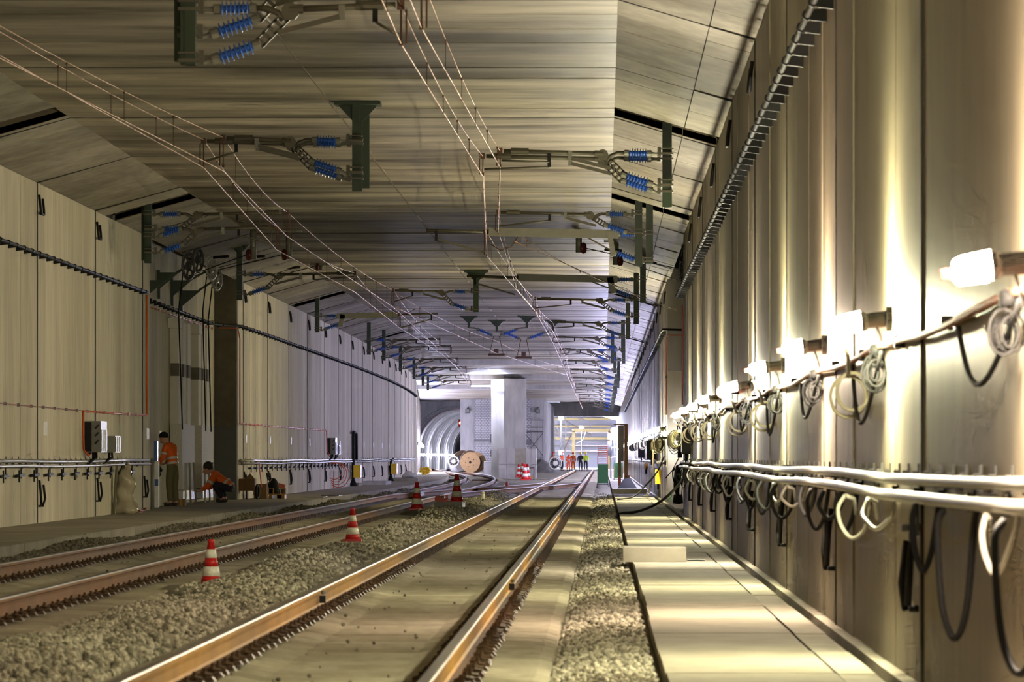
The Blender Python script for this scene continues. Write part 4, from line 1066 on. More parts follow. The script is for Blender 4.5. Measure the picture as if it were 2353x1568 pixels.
work = dict(STAND); work.update(ches=(0,-0.06,1.27), neck=(0,-0.14,1.44), head=(0,-0.24,1.535), face=(0,-1,-0.55), shL=(-0.18,-0.08,1.38), shR=(0.18,-0.08,1.38),
    elL=(-0.24,-0.10,1.12), wrL=(-0.15,-0.30,0.98), handL=(-0.13,-0.42,0.95), elR=(0.24,-0.10,1.12), wrR=(0.16,-0.30,0.96), handR=(0.14,-0.42,0.93))
crouch = dict(pel=(0,0.10,0.30), ches=(0,-0.20,0.56), neck=(0,-0.34,0.68), head=(0,-0.46,0.74), face=(0,-1,-0.5),
    shL=(-0.19,-0.26,0.62), elL=(-0.26,-0.38,0.38), wrL=(-0.18,-0.55,0.30), handL=(-0.16,-0.66,0.28),
    shR=(0.19,-0.26,0.62), elR=(0.26,-0.38,0.38), wrR=(0.18,-0.55,0.28), handR=(0.16,-0.66,0.26),
    hipL=(-0.10,0.08,0.30), knL=(-0.16,-0.30,0.46), anL=(-0.14,-0.08,0.085), toeL=(-0.16,-0.26,0.05),
    hipR=(0.10,0.08,0.30), knR=(0.16,-0.30,0.42), anR=(0.14,-0.06,0.085), toeR=(0.16,-0.24,0.05))
pw = person('worker in orange hi-vis jacket, khaki trousers and dark beanie standing at the wall', work, (-9.72, 128.6, ZWL), math.radians(-118), 1.0, 'hivis', 'khaki', 'beanie')
pc = person('worker in orange hi-vis jacket crouching in dark trousers before the weight guides', crouch, (-9.12, 138.5, ZWL), math.radians(-100), 1.12, 'hivis', 'navy', 'hair')
# his tool
t = thing('hand_tool', 'long dark hand tool held by the standing worker', 'tool', (-10.0,127.9,0.8))
MB().bar((-10.12,128.3,1.02), (-9.98,128.6,0.78), 0.05, 0.06).build('tool_body', 'blackp', t)
MB().tube([(-10.04,128.5,0.88),(-10.0,128.6,0.70),(-10.05,128.7,0.62)], 0.015, 5).build('tool_handle', 'blackp', t)

# ---------------------------------------------------------------- things on the left walkway
def on(px, Y, z=ZWL): return Vector(((px-VX)*Y/F, Y, z))
# wrapped bag against the wall
b = MB(); c = on(283, 112.5); prof = [(0,0.26),(0.05,0.30),(0.12,0.27),(0.20,0.22),(0.25,0.15),(0.32,0.17),(0.42,0.20),(0.55,0.19),(0.66,0.18),(0.76,0.14),(0.86,0.11),(0.93,0.06),(0.98,0.03)]
b.lathe((c.x+0.02,c.y,ZWL), (0.03,0,1), prof, 22)
b.v = [(v[0]+0.03*math.sin(v[2]*17+v[1]*3)+R(-0.022,0.022), v[1]+0.05*math.sin(v[2]*11+v[0]*9)+R(-0.03,0.03), max(ZWL, v[2]+R(-0.02,0.02))) for v in b.v]
one('plastic_wrap_bag', b, 'sheet', 'tall crumpled bag of dusty clear plastic standing against the left wall', 'bag', None, True)
one('timber_board', MB().bar((XL+0.03,111.3,ZWL), (XL+0.10,111.3,1.0), 0.30, 0.03, up=(1,0,0)), 'khaki', 'dark board leaning on the wall behind the plastic bag', 'board')
one('steel_pole', MB().tube([(on(350,122).x,122,ZWL),(on(350,122).x,122,1.06)], 0.035, 8), 'grey', 'grey steel pole standing on the walkway left of the standing worker', 'pole', None, True)
p = on(357, 126.5)
t = thing('leaning_panel', 'narrow panel with painted-on bluish light leaning beside the standing worker', 'panel', p)
MB().box(p.x-0.02,p.x+0.06,p.y,p.y+0.4,ZWL,1.0).build('sheet', 'white', t); MB().box(p.x-0.015,p.x+0.065,p.y-0.01,p.y,0.45,0.60).build('painted_blue_light', 'bluep', t); MB().box(p.x-0.03,p.x+0.04,p.y,p.y+0.3,1.0,1.45).build('tip', 'bluep', t)  # blue patch and blue tip paint the cold lamplight on the panel edge
def carton(px, Y, wd, dp, h, lb, open_=False, z=ZWL):
    p = on(px, Y, z); t = thing('cardboard_box', lb, 'box', p)
    MB().box(p.x-wd/2,p.x+wd/2,p.y,p.y+dp,z,z+h).build('box_body', 'card', t)
    if open_:
        for s in (-1,1): MB().bar((p.x+s*wd/2,p.y+dp/2,z+h), (p.x+s*(wd/2+0.12),p.y+dp/2,z+h+0.12*(1 if s > 0 else -0.3)), dp, 0.01).build('flap', 'card', t)
    else: MB().box(p.x-0.025,p.x+0.025,p.y-0.003,p.y,z,z+h).build('tape_strip', 'timber', t)
    return t
carton(416, 131.0, 0.18, 0.3, 0.16, 'small brown carton on the walkway between the two workers')
carton(598, 152, 0.34, 0.4, 0.40, 'open cardboard box with raised flaps behind the blue bottle', True)
# barrow
p = on(566, 150); t = thing('hand_trolley', 'dark box trolley with a large wheel beside the crouching worker', 'trolley', p)
MB().box(p.x-0.24,p.x+0.22,p.y,p.y+0.7,0.20,0.52).build('tray', 'brown', t)
MB().prism([(p.x-0.05,p.y+0.3,0.52),(p.x+0.20,p.y+0.3,0.52),(p.x+0.08,p.y+0.3,0.66)], (0,0.06,0)).build('board', 'card', t)
for dx in (-0.22,0.0): MB().tube([(p.x+dx,p.y+0.1,0.2),(p.x+dx,p.y+0.1,ZWL)], 0.02, 6).build('leg', 'blackp', t)
MB().tube([Vector((p.x+0.28,p.y+0.2,0.17))+Vector((0.03*math.cos(a),0.17*math.cos(a),0.17*math.sin(a))) for a in [k*math.pi/8 for k in range(16)]], 0.035, 6, closed=True).build('wheel', 'blackp', t, True)
MB().tube([(p.x-0.24,p.y,0.5),(p.x-0.34,p.y-0.3,0.56)], 0.018, 6).build('handle', 'fitting', t, True)
# pallets and crate
p = on(618, 153); t = thing('wooden_pallet', 'low yellow timber pallet carrying bags and bottles', 'pallet', p)
for k in range(4): MB().box(p.x-0.42,p.x+0.42,p.y+0.25*k,p.y+0.25*k+0.16,ZWL+0.10,ZWL+0.13).build('slat', 'timber', t)
for dx in (-0.38,0,0.34): MB().box(p.x+dx,p.x+dx+0.08,p.y,p.y+0.9,ZWL,ZWL+0.10).build('block', 'timber', t)
for dx in (-0.40,-0.02,0.30): MB().tube([(p.x+dx,p.y,ZWL+0.12),(p.x+dx,p.y,ZWL+0.28),(p.x+dx+0.14,p.y,ZWL+0.28),(p.x+dx+0.14,p.y,ZWL+0.12)], 0.02, 5).build('side_frame', 'timber', t)
ZP = ZWL+0.13
p = on(613, 153.3); b = MB().lathe((p.x,p.y,ZP), (0,0,1), [(0,0.06),(0.16,0.06),(0.22,0.03),(0.25,0.02),(0.28,0.022)], 10)
one('water_bottle', b, 'bluep', 'blue plastic bottle standing on the yellow pallet', 'bottle', None, True)
p = on(627, 153.5); b = MB().lathe((p.x,p.y,ZP), (0.05,0,1), [(0,0.15),(0.12,0.17),(0.28,0.14),(0.38,0.08),(0.42,0.03)], 12)
t = thing('backpack', 'black backpack slumped on the yellow pallet', 'bag', p); b.build('bag_body', 'black', t, True); MB().tube([(p.x-0.05,p.y,ZP+0.40),(p.x-0.16,p.y-0.1,ZP+0.55),(p.x-0.12,p.y-0.12,ZP+0.36)], 0.025, 6).build('strap', 'black', t, True)
p = on(645, 154); t = thing('bucket', 'dark bucket holding a salmon pink case beside the pallet', 'bucket', p)
MB().lathe((p.x,p.y,ZWL+0.0), (0,0,1), [(0,0.10),(0.25,0.13),(0.26,0.14)], 12).build('pail', 'dgrey', t, True); MB().cbox((p.x,p.y,0.31), (0.24,0.2,0.12), Euler((0,0.25,0)).to_matrix()).build('pink_case', 'pinkp', t)
# tape, scraps
for px, Y, lb in ((300,113,'crumpled red and white barrier tape by the plastic bag'),(330,118,'red and white barrier tape trailing along the wall foot'),(432,136,'heap of red and white barrier tape beside the small carton'),(385,131,'red and white barrier tape under the standing worker')):
    p = on(px, Y); t = thing('barrier_tape', lb, 'tape', p)
    pts = [(p.x+R(-0.25,0.25), p.y+R(-0.5,0.5), ZWL+0.01+R(0,0.07)) for _ in range(7)]
    for i in range(6): MB().bar(pts[i], pts[i+1], 0.05, 0.006).build('strip', 'redp' if i % 2 else 'conew', t)
one('striped_pole', MB().tube([(on(600,150).x-0.05,151,0.30),(xwl(160)+0.05,158,1.0)], 0.018, 6), 'pinkp', 'pinkish pole leaning on the left wall right of the niche', 'pole', None, True)
# cable trough covers and slabs on the left walkway
for px, Y, wd, dp, h, lb, mt in ((800,217,0.85,2.0,0.13,'grey concrete slab lying in front of the black standpipe','kerb'),(855,228,1.1,6.0,0.14,'wide pale slab on the left walkway beyond the standpipe','pier'),(932,262,1.15,4,0.16,'grey slab under the white bag on the curving walkway','kerb')):
    p = on(px, Y); one('concrete_slab', MB().box(p.x-wd/2,p.x+wd/2,p.y,p.y+dp,ZWL,ZWL+h), mt, lb, 'slab')
p = on(940, 264, ZWL+0.16); b = MB().ball((p.x,p.y+1,p.z+0.1), 0.3, 12, (1.2,1,0.6)); b.v = [(v[0]+0.05*math.sin(v[1]*9), v[1], max(p.z, v[2]+0.06*math.sin(v[0]*13))) for v in b.v]
one('white_bag', b, 'white', 'crumpled white sack lying on the far slab of the curving walkway', 'bag', None, True)
t = thing('pipe_bundle', 'bundle of yellow plastic pipes at the end of the curving wall', 'pipes', (-10.3,330,0))
p = on(975, 318, 0.05)
for i in range(-3,4):
    for k in range(6):
        if abs(i)+abs(k-3)*0.7 < 4: MB().lathe((p.x+i*0.085+(k % 2)*0.042, p.y, p.z+0.06+k*0.075), (0,1,0), [(0,0.036),(0.01,0.042),(3,0.042)], 7).build('pipe', 'yellow', t)
# trackside box frames
for px, py, Y, lb, mt in ((722,1150,158,'grey metal trough cover lying by the left kerb','grey'),(758,1151,164,'dark metal trough cover lying by the left kerb','dgrey'),(700,1157,152,'flat steel plate lying on the ballast by the left kerb','fitting')):
    p = P(px, py, Y); z = -0.2
    t = thing('trough_cover', lb, 'cover', (p.x, Y, z)); MB().box(p.x-0.24,p.x+0.24,Y,Y+2.2,z,z+(0.16 if mt != 'fitting' else 0.07)).build('cover_body', mt, t); MB().box(p.x-0.26,p.x+0.26,Y-0.03,Y+2.25,z+(0.16 if mt != 'fitting' else 0.07),z+(0.185 if mt != 'fitting' else 0.08)).build('cover_lid', mt, t)

# ================================================================ cones
def cone(px, Y, z, h, lb, tilt=0.0):
    x = (px-VX)*Y/F; t = thing('traffic_cone', lb, 'cone', (x, Y, z)); k = h/0.5
    bands = [(0.0,0.075,'red'),(0.075,0.185,'conew'),(0.185,0.285,'red'),(0.285,0.385,'conew'),(0.385,0.5,'red')]
    def rad(q): return (0.118-0.175*q)*k if q < 0.47 else 0.036*k
    for a, c, m_ in bands:
        pr = [(a*k, rad(a)+(0.002*k if m_ == 'conew' else 0)), (c*k, rad(c)+(0.002*k if m_ == 'conew' else 0))]
        if c == 0.5: pr = [(a*k,rad(a)),(0.465*k,rad(0.465)),(0.47*k,0.040*k),(0.5*k,0.036*k)]
        MB().lathe((x,Y,z+0.02*k), (0,0,1), pr, 20).build('white_band' if m_ == 'conew' else 'red_body', m_, t, True)
    MB().box(x-0.15*k,x+0.15*k,Y-0.15*k,Y+0.15*k,z-0.02*k,z+0.02*k).build('base', 'red', t)
cone(485, 58, -0.20, 0.44, 'nearest striped red and white cone on the pale ballast ridge')
cone(810, 81.8, -0.10, 0.44, 'striped red and white cone on dark ballast, second along the ridge')
cone(958, 133, -0.13, 0.62, 'striped cone half sunk behind a ballast mound near the left track')
cone(1050, 140, -0.02, 0.66, 'striped cone standing on the tray beside the red machine')
for px, Y, zz, h, lb in ((1192,345,-0.1,0.72,'small distant striped cone left of the cone group by the pier'),(1206,322,-0.2,0.85,'largest striped cone of the distant group by the pier'),(1201,330,-0.1,0.8,'striped cone behind the largest of the pier group'),(1212,328,-0.2,0.85,'striped cone at the right of the pier group')):
    cone(px, Y, zz, h, lb)
# tray with red machine
p = P(1031, 1150, 139); t = thing('drip_tray', 'shallow grey metal tray under the cone and the red machine', 'tray', (p.x,139,-0.17))
MB().box(p.x-0.33,p.x+0.33,138.6,141.5,-0.20,-0.165).build('tray_floor', 'grey', t)
for a, c in (((p.x-0.33,138.6),(p.x+0.33,138.6)),((p.x-0.33,141.5),(p.x+0.33,141.5)),((p.x-0.33,138.6),(p.x-0.33,141.5)),((p.x+0.33,138.6),(p.x+0.33,141.5))):
    MB().bar((*a,-0.10), (*c,-0.10), 0.03, 0.2).build('tray_side', 'grey', t)
q = P(1013, 1140, 140); t = thing('track_machine', 'small red petrol machine with black engine on the metal tray', 'machine', (q.x,140,-0.1))
MB().cbox((q.x-0.02,140,0.06), (0.22,0.35,0.16)).build('engine', 'dgrey', t); MB().cbox((q.x+0.06,139.85,0.02), (0.20,0.2,0.14), Euler((0,0.3,0)).to_matrix()).build('red_cowl', 'redp', t)
MB().lathe((q.x-0.06,139.8,0.06), (0,1,0), [(0,0.09),(0.1,0.09)], 12).build('flywheel', 'redp', t); MB().cbox((q.x,140,-0.07), (0.3,0.4,0.10)).build('skid', 'dgrey', t)
MB().tube([(q.x+0.1,139.9,0.12),(q.x+0.16,139.9,0.16),(q.x+0.16,139.9,-0.05)], 0.02, 6).build('handle', 'redp', t, True)
q = P(1110, 1136, 160); t = thing('marker_post', 'short cream marker post in the ballast between the tracks', 'post', (q.x,160,-0.2))
MB().lathe((q.x,160,-0.2), (0,0,1), [(0,0.055),(0.26,0.055),(0.33,0.03)], 10).build('post_body', 'cream', t, True); MB().lathe((q.x,160,0.06), (0,0,1), [(0,0.058),(0.02,0.058)], 10).build('post_ring', 'fitting', t)
q = P(1165, 1108, 215); t = thing('marker_post', 'short dark red marker post beside the crossover', 'post', (q.x,215,-0.2)); MB().lathe((q.x,215,-0.2), (0,0,1), [(0,0.06),(0.3,0.06),(0.36,0.03)], 10).build('post_body', 'redbr', t, True); MB().lathe((q.x,215,-0.2), (0,0,1), [(0,0.09),(0.05,0.09)], 10).build('post_foot', 'dgrey', t)
# ================================================================ right side: walkway and niche
one('concrete_slab', MB().box((1432-VX)*64.8/F,(1577-VX)*64.8/F,64.8,66.6,ZWR,ZWR+0.16), 'kerb', 'concrete block lying across the near right walkway slabs', 'slab')
one('steel_strip', MB().box((1580-VX)*65.5/F,(1620-VX)*65.5/F,65.5,66.0,ZWR,ZWR+0.012), 'blackp', 'thin dark steel strip beside the concrete block on the right walkway', 'strip')
one('concrete_slab', MB().box(0.31,1.42,184,187.5,ZWR,ZWR+0.16), 'kerb', 'pale concrete slab carrying the black-skirted timber posts', 'slab')
t = thing('gate_post', 'tall brown timber posts rising from a black skirt on a concrete slab', 'post', (0.75,186,ZWR+0.16)); z0 = ZWR+0.16
MB().lathe((0.80,186,z0), (0,0,1), [(0,0.46),(0.42,0.07)], 4).build('black_skirt', 'blackp', t)
MB().box(0.70,0.82,185.9,186.1,z0+0.3,2.15).build('timber_post', 'brown', t); MB().box(0.50,0.60,185.9,186.1,z0+0.3,0.95).build('timber_post', 'brown', t)
MB().box(0.36,0.82,185.9,186.1,2.13,2.17).build('top_board', 'brown', t); MB().box(0.50,0.69,185.95,186.05,0.95,2.12).build('panel', 'niche', t); MB().box(0.50,0.60,185.88,185.94,0.15,0.45).build('red_foot', 'redbr', t)
MB().box(0.82,0.88,185.9,186.1,z0+0.3,0.5).build('red_foot', 'redbr', t)
def cart(Y, px, lb, lattice):
    x = (px-VX)*Y/F; t = thing('mesh_cart', lb, 'cart', (x,Y,-0.2))
    MB().box(x-0.23,x+0.23,Y,Y+0.8,-0.03,0.78).build('green_panel', 'green', t)
    for s in (-1,1): MB().bar((x+s*0.22,Y+0.1,-0.03), (x+s*0.26,Y-0.2,-0.22), 0.04, 0.05).build('leg', 'dgrey', t)
    MB().bar((x-0.24,Y-0.05,-0.09), (x+0.24,Y-0.05,-0.09), 0.03, 0.03).build('cross_bar', 'dgrey', t)
    if lattice:
        for k in range(9): MB().tube([(x-0.22,Y,0.82+0.09*k),(x+0.22,Y,0.82+0.09*k)], 0.014, 5).build('lattice_bar', 'pinkp', t)
        for s in (-1,1): MB().tube([(x+s*0.22,Y,0.78),(x+s*0.20,Y,1.56)], 0.016, 5).build('lattice_post', 'pinkp', t)
    else:
        for k in range(3): MB().tube([(x-0.23+0.23*k,Y-0.02,0.0),(x-0.23+0.23*k,Y-0.02,0.6)], 0.02, 5).build('lattice_post', 'brown', t)
cart(243, 1385, 'dark green cart with a tall red bar lattice beside the straight track', True)
cart(300, 1421, 'small green cart with brown bars behind the timber posts', False)
# signal
t = thing('track_signal', 'dark signal boxes on a pole with a white and an orange light', 'signal', (0.42,320,-0.2)); 
MB().tube([(0.45,320,-0.25),(0.45,320,2.6)], 0.05, 8).build('pole', 'fitting', t)
for z in (2.25,1.80,1.35): MB().box(0.27,0.50,319.8,320.1,z-0.18,z+0.18).build('signal_box', 'blackp', t)
MB().ball((0.60,319.6,2.15), 0.09, 10).build('white_light', 'cold', t, True); MB().ball((0.70,319.6,2.33), 0.07, 10).build('orange_light', 'orangelit', t, True)
MB().tube([(0.3,319.9,1.05),(0.95,319.9,1.08)], 0.03, 6).build('cross_arm', 'steel', t); MB().tube([(0.3,319.9,1.60),(0.8,319.9,1.62)], 0.03, 6).build('cross_arm', 'steel', t)
# boxes, cables on the right wall round the niche
def wbox(Y, z0, z1, d, L, lb, mt='blackp', x=XR):
    t = thing('wall_box', lb, 'cabinet', (x,Y,z0)); MB().box(x-d,x,Y,Y+L,z0,z1).build('body', mt, t); MB().box(x-d-0.012,x-d,Y+0.06,Y+L-0.06,z0+0.04,z1-0.04).build('door', 'dgrey', t)
    MB().tube([(x-d/2,Y+0.2,z0),(x-d/2,Y+0.3,z0-0.15)], 0.03, 6).build('cable_gland', 'black', t)
wbox(110, 1.15, 1.68, 0.16, 1.2, 'dark wall cabinet at the end of the near right wall')
wbox(180, 1.0, 1.62, 0.30, 1.6, 'dark wall cabinet past the niche on the right wall')
wbox(232, 1.05, 1.6, 0.25, 1.2, 'small dark wall box among the cold lamps')
wbox(166.5, 0.30, 0.72, 0.16, 0.8, 'yellow wall box below the cable bundle past the niche', 'yellow')
wbox(214, 0.62, 0.86, 0.14, 0.8, 'small yellow wall box among the cold lamps', 'timber')
t = thing('power_adaptor', 'black adaptor block hanging in the right niche', 'adaptor', (1.95,147,1.1)); MB().cbox((2.0,147.5,1.28), (0.12,0.12,0.42)).build('block', 'black', t); MB().tube([(2.02,147.5,1.45),(1.94,148,1.7),(1.95,148.3,2.0)], 0.014, 5).build('cord', 'black', t, True); MB().tube([(1.98,147.5,1.08),(1.8,147,0.75),(1.62,146.5,0.55)], 0.014, 5).build('cord', 'black', t, True)
one('yellow_tag', MB().box(1.72,1.79,149.1,149.18,1.55,1.64), 'hat', 'small yellow square tag on the niche end face', 'sign')
for i, px in enumerate((1552,1564)):
    x = (px-VX)*148.4/F; t = thing('rubber_pot', 'black rubber connector pot standing at the foot of the right niche', 'pot', (x,148.4,ZWR), 'connector pots in the right niche')
    MB().lathe((x,148.4,ZWR-0.03), (0.15*(-1)**i,0,1), [(0,0.075),(0.22,0.085),(0.24,0.07)], 12).build('pot_body', 'blackp', t, True); MB().lathe((x+0.03*(-1)**i,148.4,ZWR+0.2), (0.15*(-1)**i,0,1), [(0,0.06),(0.012,0.06)], 12).build('pot_mouth', 'black', t)
    MB().tube([(x+0.03,148.4,0.10),(x+0.05,148.2,0.45),(x+0.12,148,0.75)], 0.014, 5).build('pot_cord', 'black', t, True)
# green sprayed 2 on the niche end face
pts = [(1533,1138),(1537,1134),(1543,1135),(1544,1140),(1539,1146),(1533,1152),(1546,1151)]
one('sprayed_mark', MB().tube([P(a,b_,149.12)+Vector((0,0,0)) for a, b_ in pts], 0.010, 5), 'spray', 'green sprayed figure two on the niche end face', 'marking')
# thick black hose from the wall down onto the walkway
one('black_hose', MB().tube(smooth_path([P(1588,1062,104),P(1580,1085,106),P(1550,1125,112),P(1510,1158,116),P(1465,1176,118),P(1430,1180,119),P(1418,1186,119),P(1408,1200,116)]), 0.028, 8), 'black', 'thick black hose sagging from the right wall across the walkway edge', 'hose', None, True)
one('black_hose', MB().tube(smooth_path([P(1526,1050,151),P(1510,1085,152),P(1480,1120,153),P(1455,1142,152),P(1420,1148,150)]), 0.022, 8), 'black', 'thinner black hose hanging across the walkway by the timber posts', 'hose', None, True)
one('grey_hose', MB().tube([P(1502,1010,160),P(1500,1060,160),P(1497,1110,162),P(1488,1139,165),P(1478,1141,168)], 0.022, 8), 'beige', 'pale hose hanging from the cable bundle past the niche', 'hose', None, True)
for i, (y, z, n) in enumerate(((150.5,1.55,8),(157,1.5,8),(164,1.5,7),(118,1.5,8),(113,1.55,7))):
    b = MB()
    b.cbox((XR-0.12, y, z+0.05), (0.22,1.6,0.05))
    for k in range(n): b.tube(arc((XR-0.21+R(-0.03,0.03), y+R(-0.6,0.6), z-0.10), R(0.07,0.13), 90, 450, 14, 'y', R(1.2,1.9)), 0.010, 5)
    one('cable_bundle', b, 'beige' if i % 2 else 'khaki', 'tangle of looped cable hanging %s' % ('past the right niche' if y > 140 else 'just before the right niche'), 'cable', 'cable tangles %s' % ('past the niche' if y > 140 else 'before the niche'), True)
b = MB()
for k in range(9): b.tube([(XR-0.05,119.2+R(-1,0.6),0.95),(XR-0.14+R(-0.05,0.05),119.4,0.85+R(-0.05,0.08)),(XR-0.16+R(-0.06,0.06),119.6,0.5+R(-0.15,0.15)),(XR-0.1,119.7,0.35+R(-0.2,0.1))], R(0.012,0.024), 6)
one('cable_bundle', b, 'black', 'thick bunch of black cables drooping at the edge of the right niche', 'cable', None, True)
for y in [186+i*6.5 for i in range(22)]:
    b = MB()
    b.cbox((XR-0.10, y, 1.66), (0.12,1.0,0.05))
    for k in range(3): b.tube(arc((XR-0.14, y+R(-0.3,0.3), 1.58), R(0.07,0.12), 90, 450, 10, 'y', R(1.0,1.9)), 0.012, 4)
    one('cord_loops', b, 'beige' if random.random() < 0.6 else 'black', 'loops of cord hanging under the distant cold lamps', 'cord', 'cord loops under the cold lamps', True)
conduit('conduit', 'conduit along the far right wall below the cold lamps', XR-0.08, 150.5, 400, 0.93, 0.04, 'grey', 1, 4.0)

# ================================================================ far end: pier, dividing walls, side tunnel, hall
b = MB(); b.box(-6.08,-4.74,350,352.2,-0.4,ZC-0.3); b.box(-6.75,-6.08,350.4,353.5,ZC-1.05,ZC-0.3); pr = struct('pier_column', b, 'pier')
for x0, x1, mt in ((-6.37,-5.90,'pier'),(-5.89,-5.40,'pier'),(-5.39,-4.72,'kerb'),(-4.71,-4.41,'pier'),(-4.40,-4.10,'pier')):
    for z0, z1 in ((-0.3,0.62),(0.64,1.60)): MB().box(x0,x1,349.3,352.8,z0,z1).build('plinth_block', mt, pr)
b = MB().prism([(-6.9,352.2,-0.4),(-6.08,352.2,-0.4),(-8.9,505,-0.4),(-9.6,505,-0.4)], (0,0,ZC+0.3)); struct('wall_divider', b, 'pier')
YE = 505
b = MB(); b.box(-12.63,-5.2,YE,YE+1.2,-0.4,ZC+0.1); ew = struct('wall_end', b, 'mortar')
MB().box(-12.64,-11.42,YE-0.10,YE,-0.4,ZC).build('pilaster', 'pier', ew); MB().box(-6.32,-5.19,YE-0.10,YE,-0.4,ZC).build('pilaster', 'pier', ew); MB().box(-11.42,-9.5,YE-0.06,YE,2.15,2.45).build('lintel', 'pier', ew)
br = MB(); z = 0.0; row = 0
while z < ZC-0.15:
    for xa, xb in ((-11.4,-9.45),(-6.95,-6.33)):
        x = xa-(0.13 if row % 2 else 0)
        while x < xb:
            x0, x1 = max(xa, x+0.02), min(xb, x+0.24)
            if x1-x0 > 0.05 and not (2.1 < z < 2.5): br.box(x0,x1,YE-0.035,YE,z+0.02,z+0.135)
            x += 0.26
    z += 0.155; row += 1
o = br.build('bricks', 'brick', ew); o['kind'] = 'stuff'
for x, lb in ((-12.0,'small floodlight on the left pilaster of the brick end wall'),(-5.75,'small floodlight on the right pilaster of the brick end wall')):
    t = thing('floodlight', lb, 'lamp', (x,YE-0.1,5.2)); MB().cbox((x,YE-0.5,5.15), (0.36,0.3,0.40)).build('lamp_housing', 'dgrey', t); MB().tube([(x+0.05,YE-0.1,5.5),(x,YE-0.5,5.4)], 0.05, 6).build('bracket', 'fitting', t); MB().cbox((x,YE-0.66,5.15), (0.28,0.03,0.3)).build('glass', 'fitting', t)
# scaffold against the end wall
t = thing('scaffold', 'tube scaffold leaning on the right pilaster of the brick end wall', 'scaffold', (-5.9,YE-1,-0.2))
for z in (0.35,0.75,1.05,3.3,3.7,4.35): MB().tube([(-6.9,YE-0.8,z),(-5.25,YE-0.8,z)], 0.03, 5).build('ledger', 'dgrey', t)
for x in (-6.9,-5.3): MB().tube([(x,YE-0.8,-0.3),(x,YE-0.8,4.4)], 0.03, 5).build('upright', 'dgrey', t)
for a, c in (((-6.9,1.2),(-5.3,3.2)),((-6.9,3.2),(-5.3,1.2))): MB().tube([(a[0],YE-0.8,a[1]),(c[0],YE-0.8,c[1])], 0.025, 5).build('brace', 'dgrey', t)
# side tunnel with ribs
TX, TZ, TR = -13.6, 1.7, 4.05
b = MB(); n = 18; sec = []
def ringp(r, k): a = math.pi*k/n; return (TX-r*math.cos(a), TZ+r*math.sin(a))
for y in (424, 720):
    sec.append([(*ringp(TR,k),) for k in range(n+1)])
def arch(mb, y0, y1, r0, r1):
    base = len(mb.v); pr0 = [(TX-r0, -0.4)]+[ringp(r0,k) for k in range(n+1)]+[(TX+r0,-0.4)]; pr1 = [(TX-r1,-0.4)]+[ringp(r1,k) for k in range(n+1)]+[(TX+r1,-0.4)]
    m_ = len(pr0)
    for y, q in ((y0,pr0),(y1,pr0),(y1,pr1),(y0,pr1)): mb.v += [(x,y,z) for x, z in q]
    for g in range(4):
        for k in range(m_-1):
            a, c = base+g*m_+k, base+((g+1) % 4)*m_+k; mb.f.append((a, a+1, c+1, c))
    return mb
tn = struct('wall_side_tunnel', arch(MB(), 523, 760, TR, TR+0.3), 'pier', True)
rib = arch(MB(), 0, 0.9, TR-0.14, TR).mesh('tunnel_rib')
for k in range(26): link('tunnel_rib', rib, 'pier', tn, (0, 525+k*7.0, 0))
# bulkhead above and left of the side tunnel mouth
struct('wall_bulkhead', arch(MB(), 522.3, 522.8, TR, TR+3.3), 'pier')
sl = None
for k in range(14):
    Y = 545+k*9; x = TX-TR+0.25
    t = thing('tunnel_lamp', 'small cold lamp low on the ribbed side tunnel wall', 'lamp', (x,Y,1.3), 'lamps in the ribbed side tunnel')
    MB().ball((x,Y,1.3), 0.10, 8).build('lamp_glass', 'coldtube', t, True); MB().cbox((x-0.1,Y,1.36), (0.16,0.1,0.1)).build('lamp_base', 'blackp', t); MB().tube([(x-0.05,Y,1.25),(x-0.02,Y,0.9),(x-0.08,Y,0.7)], 0.015, 4).build('lamp_cord', 'black', t)
t = thing('tunnel_signal', 'red signal light inside the ribbed side tunnel', 'signal', (-13.5,540,4.0)); MB().ball((-13.5,540,4.3), 0.13, 10).build('red_light', 'redlit', t, True); MB().cbox((-13.5,540.25,4.3), (0.4,0.3,0.7)).build('signal_box', 'blackp', t)
# strip lights on the divider wall and header edge
for lb, pts in (('bright strip light along the ceiling edge left of the pier', [P(1083,888,352.1),P(1141,888,352.1)]),('bright strip light down the corbel of the pier', [P(1141,888,350.3),P(1141,912,350.3),P(1152,912,350.3)])):
    t = thing('strip_light', lb, 'lamp', pts[0]); MB().tube(pts, 0.022, 6).build('tube', 'coldtube', t); MB().tube([Vector(p)+Vector((0,0.06,0.04)) for p in pts], 0.03, 4).build('housing', 'fitting', t)
# right hall: ribbed left wall, vaulted end
b = MB(); b.box(-5.9,-5.2,YE+1.2,600,-0.4,ZC+0.1); hw = struct('wall_hall_left', b, 'pier')
for k in range(9): MB().box(-5.2,-5.08,YE+2+k*10.5,YE+5+k*10.5,-0.4,ZC).build('wall_rib', 'pier', hw)
b = MB(); b.box(-6,XR+0.2,598,602,ZC-0.85,ZC+0.6); struct('trim_6', b, 'pier')
b = MB(); b.box(-22,XR+0.9,700,701,-0.4,12); bw = struct('wall_hall_end', b, 'slate')
for z, h, mt in ((3.2,0.28,'ochre'),(4.0,0.18,'pier'),(4.7,0.25,'ochre'),(2.4,0.15,'pier'),(1.7,0.2,'pier'),(5.6,0.3,'ochre')): MB().box(-5.9,1.0,699.4,700,z,z+h).build('band', mt, bw)
b = MB(); b.box(XR,XR+0.9,560,700,-0.4,ZT); struct('wall_hall_right', b, 'wall_r')
b = MB(); b.prism([(XR,602.1,ZT-0.2),(XR,700,ZT-0.2),(-4.5,700,8.2),(-4.5,602.1,6.6)], (0,0,0.3)); struct('ceiling_hall', b, 'pier')
b = MB(); b.box(-22,-4.4,602.1,700,8.0,8.4); struct('ceiling_hall_upper', b, 'pier')
